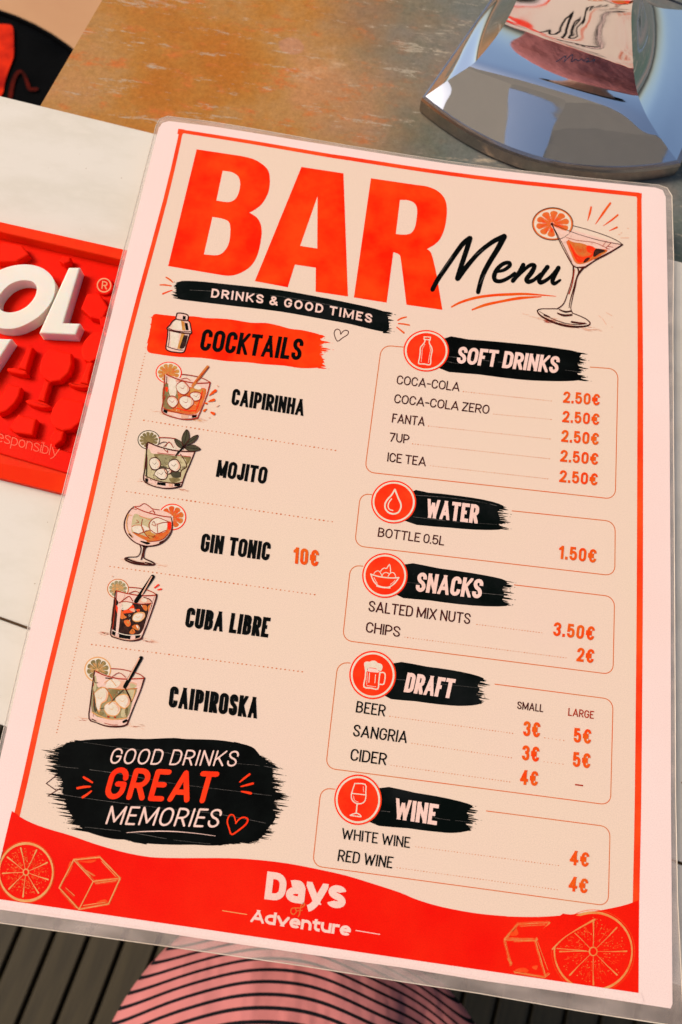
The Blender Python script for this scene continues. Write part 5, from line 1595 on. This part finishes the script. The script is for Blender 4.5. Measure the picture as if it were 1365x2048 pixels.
def ridge(corner, pts):
    """(height, reach) of a ridge of the body, seen at the given points and lying over the corner's radius"""
    dg = corner - sc_
    dg.z = 0
    dl = dg.length
    dg.normalize()
    nn = Vector((-dg.y, dg.x, 0))
    out = []
    for p in pts:
        d = P(p[0], p[1], -1) - CAM
        q = CAM + d * ((sc_ - CAM).dot(nn) / d.dot(nn))
        out.append((q.z - Z_TABLE, (q - sc_).dot(dg) / dl))
    return out


def at(tab, z):
    if z <= tab[0][0]:
        return tab[0][1]
    for (z0, h0), (z1, h1) in zip(tab, tab[1:]):
        if z <= z1:
            t = (z - z0) / (z1 - z0)
            return h0 + (h1 - h0) * t
    return tab[-1][1]


rl = ridge(L0, [(900, 158), (948, 128), (985, 85), (1010, 50), (1035, 0)])
rr = ridge(R0, [(1320, 275), (1295, 235), (1275, 190), (1268, 150), (1264, 80), (1262, 0)])
print('ridges', [(round(a, 4), round(b, 3)) for a, b in rl], [(round(a, 4), round(b, 3)) for a, b in rr])
rl = [(.0078, .985)] + rl + [(rl[-1][0] + .02, rl[-1][1] - .04), (.10, rl[-1][1] - .06), (.17, rl[-1][1] - .06)]
rr = [(.0078, .985)] + rr + [(rr[-1][0] + .02, rr[-1][1] - .02), (.10, rr[-1][1] - .02), (.17, rr[-1][1] - .02)]
for tb in (rl, rr):
    for i in range(1, len(tb)):
        if tb[i][0] <= tb[i - 1][0] + .0003:
            tb[i] = (tb[i - 1][0] + .0003, tb[i][1])
rb = [(z, (at(rl, z) + at(rr, z)) / 2) for z in (.0078, .010, .012, .015, .019, .024, .030, .038, .048, .06, .08, .10, .17)]
rtab = [rl, rr, rb, rb]
bulges = [lambda z: max(.02, .30 - (z - .0078) * 30) if z < .0165 else .02, lambda z: .12, lambda z: .1, lambda z: .16 if z > .012 else 0.0]
n = 24


def section(scale, z, side, flat=False):
    i, j = side, (side + 1) % 4
    hi, hj = (scale, scale) if flat else (at(rtab[i], z), at(rtab[j], z))
    a, b = sc_ + (C4[i] - sc_) * hi, sc_ + (C4[j] - sc_) * hj
    e = b - a
    o = Vector((e.y, -e.x, 0)) * .5
    bl_ = bulges[side](.0078 if flat else z)
    return [a.lerp(b, t) + o * (bl_ * 4 * t * (1 - t)) + Vector((0, 0, z)) for t in [k_ / n for k_ in range(n + 1)]]


zs = []
z = .0078
while z < .165:
    zs.append(z)
    z += .0006 if z < .02 else (.0015 if z < .05 else .006)
v, f = [], []
for side in range(4):
    o0 = len(v)
    rows = [section(0, z, side) for z in zs]
    # soften the steps of the measured ridges
    for _ in range(5):
        rows = [rows[0]] + [[rows[r][c] * .5 + (rows[r - 1][c] + rows[r + 1][c]) * .25 for c in range(n + 1)] for r in range(1, len(rows) - 1)] + [rows[-1]]
    for row in rows:
        v += row
    for r in range(len(zs) - 1):
        for i in range(n):
            a = o0 + r * (n + 1) + i
            f.append([a, a + 1, a + n + 2, a + n + 1])
nb = len(v)
capr = []
for side in range(4):
    capr += section(0, zs[-1], side)[:-1]
v += capr
f.append(list(range(nb, nb + len(capr))))
body = new_obj('flared_body', v, f, M['chrome'], None, None, True)
v, f = [], []
rings = [(1.0, 0.0), (1.012, .0012), (1.012, .0066), (1.004, .0078), (.985, .0080), (.97, .0080)]
for h, z in rings:
    for side in range(4):
        v += section(h, z, side, True)[:-1]
N4 = 4 * n
for r in range(len(rings) - 1):
    for i in range(N4):
        j = (i + 1) % N4
        f.append([r * N4 + i, r * N4 + j, (r + 1) * N4 + j, (r + 1) * N4 + i])
rim = new_obj('foot_rim', v, f, M['rim'], None, None, False)
# handwriting mirrored in the front face, painted on as dark strokes
bvh = BVHTree.FromPolygons([tuple(q.co) for q in body.data.vertices], [tuple(p.vertices) for p in body.data.polygons])
M['reflect_ink'] = mat_simple('painted_reflection', (.02, .03, .06), (.05, .05, .08), 300, .6)
v, f = [], []
marks = [[(1112, 124), (1122, 118), (1132, 112), (1128, 124)], [(1130, 123), (1140, 113), (1146, 110), (1143, 124)], [(1144, 124), (1152, 119), (1158, 122), (1163, 118), (1168, 123)], [(1168, 123), (1175, 117), (1178, 121), (1172, 124), (1182, 123), (1190, 119), (1188, 124)]]
for ln_ in marks:
    pts = smooth(ln_, 5)
    for q in ribbon(pts, 1.7, False, 'butt'):
        idx = []
        for c in q:
            d = (P(c[0], c[1], -1) - CAM).normalized()
            hit = bvh.ray_cast(CAM, d)
            if hit[0] is None:
                break
            idx.append(hit[0] - d * .00012)
        if len(idx) == 4:
            v += idx
            f.append([len(v) - 4, len(v) - 3, len(v) - 2, len(v) - 1])
mk = new_obj('reflected_lettering', v, f, M['reflect_ink'])
for o in (body, rim, mk):
    o.parent = stand
    o.matrix_parent_inverse = s_inv

# ================================================================== pale bench with a black cushion beyond the table's left edge
M['bench'] = mat_simple('peach_paint', (.47, .235, .10), (.51, .27, .12), 8, .45)
M['cushion'] = mat_simple('black_vinyl', (.0008, .0008, .0008), (.002, .002, .002), 40, .7, spec=.02)
M['cushion_red'] = mat_simple('red_print', (.30, .006, .002), (.80, .030, .004), 30, .6, spec=.03, lo=.35, hi=.65)
M['cushion_dim'] = mat_simple('faded_red_print', (.012, .002, .001), (.10, .006, .002), 60, .6, spec=.02)
ZB2 = -.30
c0 = P(60, 60, ZB2)
bench = empty('bench', 'pale peach bench seat beyond the left edge of the metal table', 'bench', (c0.x, c0.y, Z_FLOOR))
b_inv = Matrix.Translation(-bench.location)
bp = [box('seat', c0.x - .42, c0.x + .30, c0.y - .20, c0.y + .28, ZB2 - .035, ZB2, M['bench'], None, .004)]
for fx, fy in ((-.38, -.16), (.26, -.16), (-.38, .24), (.26, .24)):
    bp.append(box('leg', c0.x + fx - .02, c0.x + fx + .02, c0.y + fy - .02, c0.y + fy + .02, Z_FLOOR, ZB2 - .0352, M['steel']))
for o in bp:
    o.parent = bench
    o.matrix_parent_inverse = b_inv
ZC = ZB2 + .045
pa, pb, pm = P(0, 8, ZC), P(152, 86, ZC), P(73, 36.6, ZC)
# circle through the three edge points
ax, ay, bx, by, cx_, cy_ = pa.x, pa.y, pb.x, pb.y, pm.x, pm.y
dd = 2 * (ax * (by - cy_) + bx * (cy_ - ay) + cx_ * (ay - by))
ux = ((ax * ax + ay * ay) * (by - cy_) + (bx * bx + by * by) * (cy_ - ay) + (cx_ * cx_ + cy_ * cy_) * (ay - by)) / dd
uy = ((ax * ax + ay * ay) * (cx_ - bx) + (bx * bx + by * by) * (ax - cx_) + (cx_ * cx_ + cy_ * cy_) * (bx - ax)) / dd
cr = math.hypot(ax - ux, ay - uy)
print('cushion', ux, uy, cr, c0)
cush = empty('round_cushion', 'black round cushion with a red print lying on the peach bench', 'cushion', (ux, uy, ZB2))
prf = [(0, 0.0), (.90, 0.0), (.97, .008), (1.0, .022), (.985, .037), (.95, .044), (.90, .045), (.6, .0465), (0, .047)]
v, f = [], []
NN = 64
for r_c, z in prf:
    for i in range(NN):
        a = 2 * math.pi * i / NN
        v.append(Vector((cr * max(r_c, .001) * math.cos(a), cr * max(r_c, .001) * math.sin(a), z)))
for r in range(len(prf) - 1):
    for i in range(NN):
        j = (i + 1) % NN
        f.append([r * NN + i, r * NN + j, (r + 1) * NN + j, (r + 1) * NN + i])
new_obj('cover', v, f, M['cushion'], cush, None, True)
v, f = [], []
for i in range(NN):
    for a in range(6):
        A, B = 2 * math.pi * i / NN, a * math.pi / 3
        v.append(Vector(((cr * .968 + .0022 * math.cos(B)) * math.cos(A), (cr * .968 + .0022 * math.cos(B)) * math.sin(A), .0430 + .0022 * math.sin(B))))
for i in range(NN):
    for a in range(6):
        j, b = (i + 1) % NN, (a + 1) % 6
        f.append([i * 6 + a, j * 6 + a, j * 6 + b, i * 6 + b])
new_obj('piping', v, f, M['cushion'], cush, None, True)
cp = Print('red_print', cush, 0)
M['cushion_red_'] = M['cushion_red']
cp.fill([tuple(q) for q in smooth([(-70, 60), (-30, 50), (0, 48), (22, 50), (27, 62), (28, 90), (27, 115), (18, 140), (10, 165), (4, 190), (-20, 205), (-60, 200), (-90, 130)], 4, True)], 'cushion_red', 0)
o = cp.build(ZB2 + .0475)
o.matrix_parent_inverse = Matrix.Translation(-cush.location)
cp = Print('faded_print', cush, 0)
cp.line([(20, 200), (26, 165), (36, 145), (46, 145), (54, 162), (60, 178), (74, 178)], [9, 8, 6, 8, 7], 'cushion_dim', 0, 4)
o = cp.build(ZB2 + .0475)
o.matrix_parent_inverse = Matrix.Translation(-cush.location)

# ================================================================== person sitting at the near side
def mat_stripes():
    m, nt, ln, b = material('striped_cloth', .8, 0, .1)
    uv = nt.new('ShaderNodeUVMap')
    sp = nt.new('ShaderNodeSeparateXYZ')
    ln.new(uv.outputs[0], sp.inputs[0])
    wob = noise(nt, ln, 6, 2)
    ma = nt.new('ShaderNodeMath'); ma.operation = 'MULTIPLY_ADD'; ma.inputs[1].default_value = .55
    ln.new(wob.outputs[0], ma.inputs[0]); ln.new(sp.outputs['X'], ma.inputs[2])
    fr_ = nt.new('ShaderNodeMath'); fr_.operation = 'FRACT'
    ln.new(ma.outputs[0], fr_.inputs[0])
    st = ramp(nt, ln, fr_.outputs[0], [(0, (1, 1, 1)), (.27, (1, 1, 1)), (.30, (0, 0, 0)), (.975, (0, 0, 0)), (1.0, (1, 1, 1))])
    pk = noise(nt, ln, 9, 4)
    pr_ = ramp(nt, ln, pk.outputs[0], [(.35, (.50, .155, .135)), (.65, (.58, .20, .19))])
    c = mix(nt, ln, st.outputs[0], pr_.outputs[0], (.006, .006, .008))
    ln.new(c, b.inputs['Base Color'])
    wv = noise(nt, ln, 900, 2)
    bump(nt, ln, b, wv.outputs[0], .2, .0005)
    fd = noise(nt, ln, 13, 3, .5, stretch=(1.6, .7, 1, .5))
    b2 = nt.new('ShaderNodeBump'); b2.inputs['Strength'].default_value = .8; b2.inputs['Distance'].default_value = .02
    ln.new(fd.outputs[0], b2.inputs['Height']); ln.new(b2.outputs[0], nt['Bump'].inputs['Normal'])
    return m


M['stripe'] = mat_stripes()
M['skin'] = mat_simple('skin', (.50, .26, .17), (.54, .29, .19), 20, .5)
M['hair'] = mat_simple('brown_hair', (.03, .018, .010), (.06, .035, .02), 60, .5, stretch=(8, 8, 1))
ZK = -.20
kt = P(545, 1888, ZK)                      # crest of the near knee
person = empty('person', 'person in a pink dress with thin black stripes, knee showing below the menu', 'person', (kt.x, kt.y - .42, Z_FLOOR))
p_inv = Matrix.Translation(-person.location)
# lap and torso as one cloth surface: ellipse rings along a path (centre, half width, half height, up direction)
path = []
def ring(cx, cy, cz, hw, hh, tilt, lean=0.0):
    path.append((Vector((cx, cy, cz)), hw, hh, tilt, lean))
X0 = kt.x + .012
for t in (.02, .10, .2, .32, .46, .62, .8, 1.0):     # rounded knee end
    a = t * math.pi / 2
    ring(X0 + .008 * t, kt.y - .002 - .115 * (1 - math.cos(a)), ZK - .085 + .0 * t, .122 * math.sin(a) ** .9, .085 * math.sin(a) ** .8, 0)
for d, hw, hh in ((.15, .130, .088), (.18, .142, .09), (.21, .160, .095), (.24, .178, .10), (.27, .188, .105)):
    ring(X0 + .010, kt.y - d, ZK - .085, hw, hh, 0)
ring(X0 + .010, kt.y - .31, ZK - .05, .196, .115, 35)
ring(X0 + .010, kt.y - .335, ZK + .02, .190, .115, 70)
for z, hw, hh in ((.10, .180, .11), (.20, .175, .11), (.30, .190, .115), (.38, .195, .11), (.43, .17, .085), (.46, .11, .06), (.475, .06, .05)):
    ring(X0 + .010, kt.y - .345 + .02 * z, ZK + z, hw, hh, 90)
v, f, uvd = [], [], []
NR = 72
dist = 0
s_list = []
for i, (c, hw, hh, tl, le) in enumerate(path):
    T = math.radians(tl)
    fw = Vector((0, -math.cos(T), math.sin(T)))      # path direction
    up = Vector((0, math.sin(T), math.cos(T)))
    if i:
        dist += (c - path[i - 1][0]).length + abs(hh - path[i - 1][2]) * .8
    s_list.append(dist)
    for k_ in range(NR):
        a = 2 * math.pi * k_ / NR
        fold = 1 + (.012 * math.sin(5 * a + i * .3) + .010 * math.sin(11 * a + 1.3)) * min(1, i / 6)
        valley = 0.0
        if tl < 10:      # the cloth sags between the two thighs
            xx = math.cos(a) * hw
            valley = -.030 * math.exp(-((xx - .075) / .022) ** 2) * min(1, max(0, (i - 1) / 4)) * (1 if math.sin(a) > 0 else 0) * math.sin(a)
            if math.cos(a) > .55:
                valley -= .020 * (math.cos(a) - .55) * min(1, i / 6)
        side_ = 1 + (.20 * min(1, i / 7) if math.cos(a) > 0 and tl < 10 else 0)
        v.append(c + Vector((1, 0, 0)) * (math.cos(a) * hw * fold * side_) + up * (math.sin(a) * hh * fold + valley))
        # stripes curve round the knee: measured from a point inside the lap
        lag = (.62 if math.cos(a) < 0 else .80) * abs(math.cos(a)) ** 2.0 * hw if tl < 10 else 0
        uvd.append((dist - lag) / .0082)
for r in range(len(path) - 1):
    for k_ in range(NR):
        j = (k_ + 1) % NR
        f.append([r * NR + k_, (r + 1) * NR + k_, (r + 1) * NR + j, r * NR + j])
f.append(list(range(NR)))
dress = new_obj('striped_dress', v, f, M['stripe'], None, None, True)
uvl = dress.data.uv_layers.new(name='UVMap')
for lp in dress.data.loops:
    uvl.data[lp.index].uv = (uvd[lp.vertex_index], 0)
ss = dress.modifiers.new('sub', 'SUBSURF')
ss.levels = ss.render_levels = 2
# body: legs under the dress, neck and head in one skinned surface
hipz = ZK + .02
cx = X0 + .01
by_ = kt.y - .34
jv = [((cx, by_, hipz), .09), ((cx, by_, hipz + .16), .085), ((cx, by_ + .01, hipz + .34), .08), ((cx, by_ + .01, hipz + .44), .046), ((cx, by_ + .03, hipz + .50), .042), ((cx, by_ + .045, hipz + .57), .075), ((cx, by_ + .05, hipz + .66), .078), ((cx, by_ + .045, hipz + .70), .05),
      ((cx - .08, by_ + .08, ZK - .09), .055), ((cx - .055, kt.y - .14, ZK - .09), .036), ((cx - .055, kt.y - .13, Z_FLOOR + .25), .036), ((cx - .055, kt.y - .13, Z_FLOOR + .06), .035), ((cx - .08, kt.y + .05, Z_FLOOR + .035), .03),
      ((cx + .08, by_ + .08, ZK - .09), .055), ((cx + .055, kt.y - .14, ZK - .09), .036), ((cx + .055, kt.y - .13, Z_FLOOR + .25), .036), ((cx + .055, kt.y - .13, Z_FLOOR + .06), .035), ((cx + .08, kt.y + .03, Z_FLOOR + .035), .03)]
ed = [(0, 1), (1, 2), (2, 3), (3, 4), (4, 5), (5, 6), (6, 7), (0, 8), (8, 9), (9, 10), (10, 11), (11, 12), (0, 13), (13, 14), (14, 15), (15, 16), (16, 17)]
me_ = bpy.data.meshes.new('body')
me_.from_pydata([p for p, r in jv], ed, [])
bod = bpy.data.objects.new('body', me_)
COL.objects.link(bod)
me_.materials.append(M['skin'])
sk = bod.modifiers.new('skin', 'SKIN')
for i, (p, r) in enumerate(jv):
    me_.skin_vertices[0].data[i].radius = (r, r)
me_.skin_vertices[0].data[0].use_root = True
bs = bod.modifiers.new('sub', 'SUBSURF')
bs.levels = bs.render_levels = 2
v, f = [], []
for i in range(9):
    th = math.pi * .62 * i / 8
    for k_ in range(20):
        a = 2 * math.pi * k_ / 20
        v.append(Vector((cx + .092 * math.sin(th) * math.cos(a), by_ + .035 + .105 * math.sin(th) * math.sin(a), hipz + .645 + .11 * math.cos(th))))
for r in range(8):
    for k_ in range(20):
        f.append([r * 20 + k_, r * 20 + (k_ + 1) % 20, (r + 1) * 20 + (k_ + 1) % 20, (r + 1) * 20 + k_])
hair = new_obj('hair', v, f, M['hair'], None, None, True)
for o in (dress, bod, hair):
    o.parent = person
    o.matrix_parent_inverse = p_inv

# ================================================================== unseen canopy, added to grey the reflections in the chrome
M['canvas'] = mat_simple('added_canopy_canvas', (.42, .40, .36), (.50, .47, .42), 6, .9, spec=.1)
_nt, _ln = M['canvas'].node_tree.nodes, M['canvas'].node_tree.links
_tl = _nt.new('ShaderNodeBsdfTranslucent'); _tl.inputs[0].default_value = (.80, .75, .68, 1)
_mx = _nt.new('ShaderNodeMixShader'); _mx.inputs[0].default_value = .55
_ln.new(_nt['Principled BSDF'].outputs[0], _mx.inputs[1]); _ln.new(_tl.outputs[0], _mx.inputs[2]); _ln.new(_mx.outputs[0], _nt['Material Output'].inputs[0])
cnt = Vector((.34, .80, 1.50))
added_canopy_root = empty('added_canopy', 'unseen grey canvas canopy on a pole, added to be mirrored in the chrome foot', 'added_canopy', (cnt.x, cnt.y, Z_FLOOR))
q_inv = Matrix.Translation(-added_canopy_root.location)
pp = []
for i in range(8):
    a0, a1 = math.pi * i / 4, math.pi * (i + 1) / 4
    r = .80
    A = [cnt + Vector((0, 0, .34)), cnt + Vector((r * math.cos(a0), r * math.sin(a0), 0)), cnt + Vector((r * math.cos(a1), r * math.sin(a1), 0))]
    v = A + [p - Vector((0, 0, .004)) for p in A]
    pp.append(new_obj('added_canopy_panel', v, [[0, 1, 2], [3, 5, 4], [1, 4, 5, 2]], M['canvas']))
v, f = [], []
for z in (Z_FLOOR, cnt.z + .36):
    for i in range(16):
        a = math.pi * i / 8
        v.append(Vector((cnt.x + .022 * math.cos(a), cnt.y + .022 * math.sin(a), z)))
for i in range(16):
    f.append([i, (i + 1) % 16, 16 + (i + 1) % 16, 16 + i])
f += [list(range(15, -1, -1)), list(range(16, 32))]
pp.append(new_obj('pole', v, f, M['steel']))
for o in pp:
    o.parent = added_canopy_root
    o.matrix_parent_inverse = q_inv
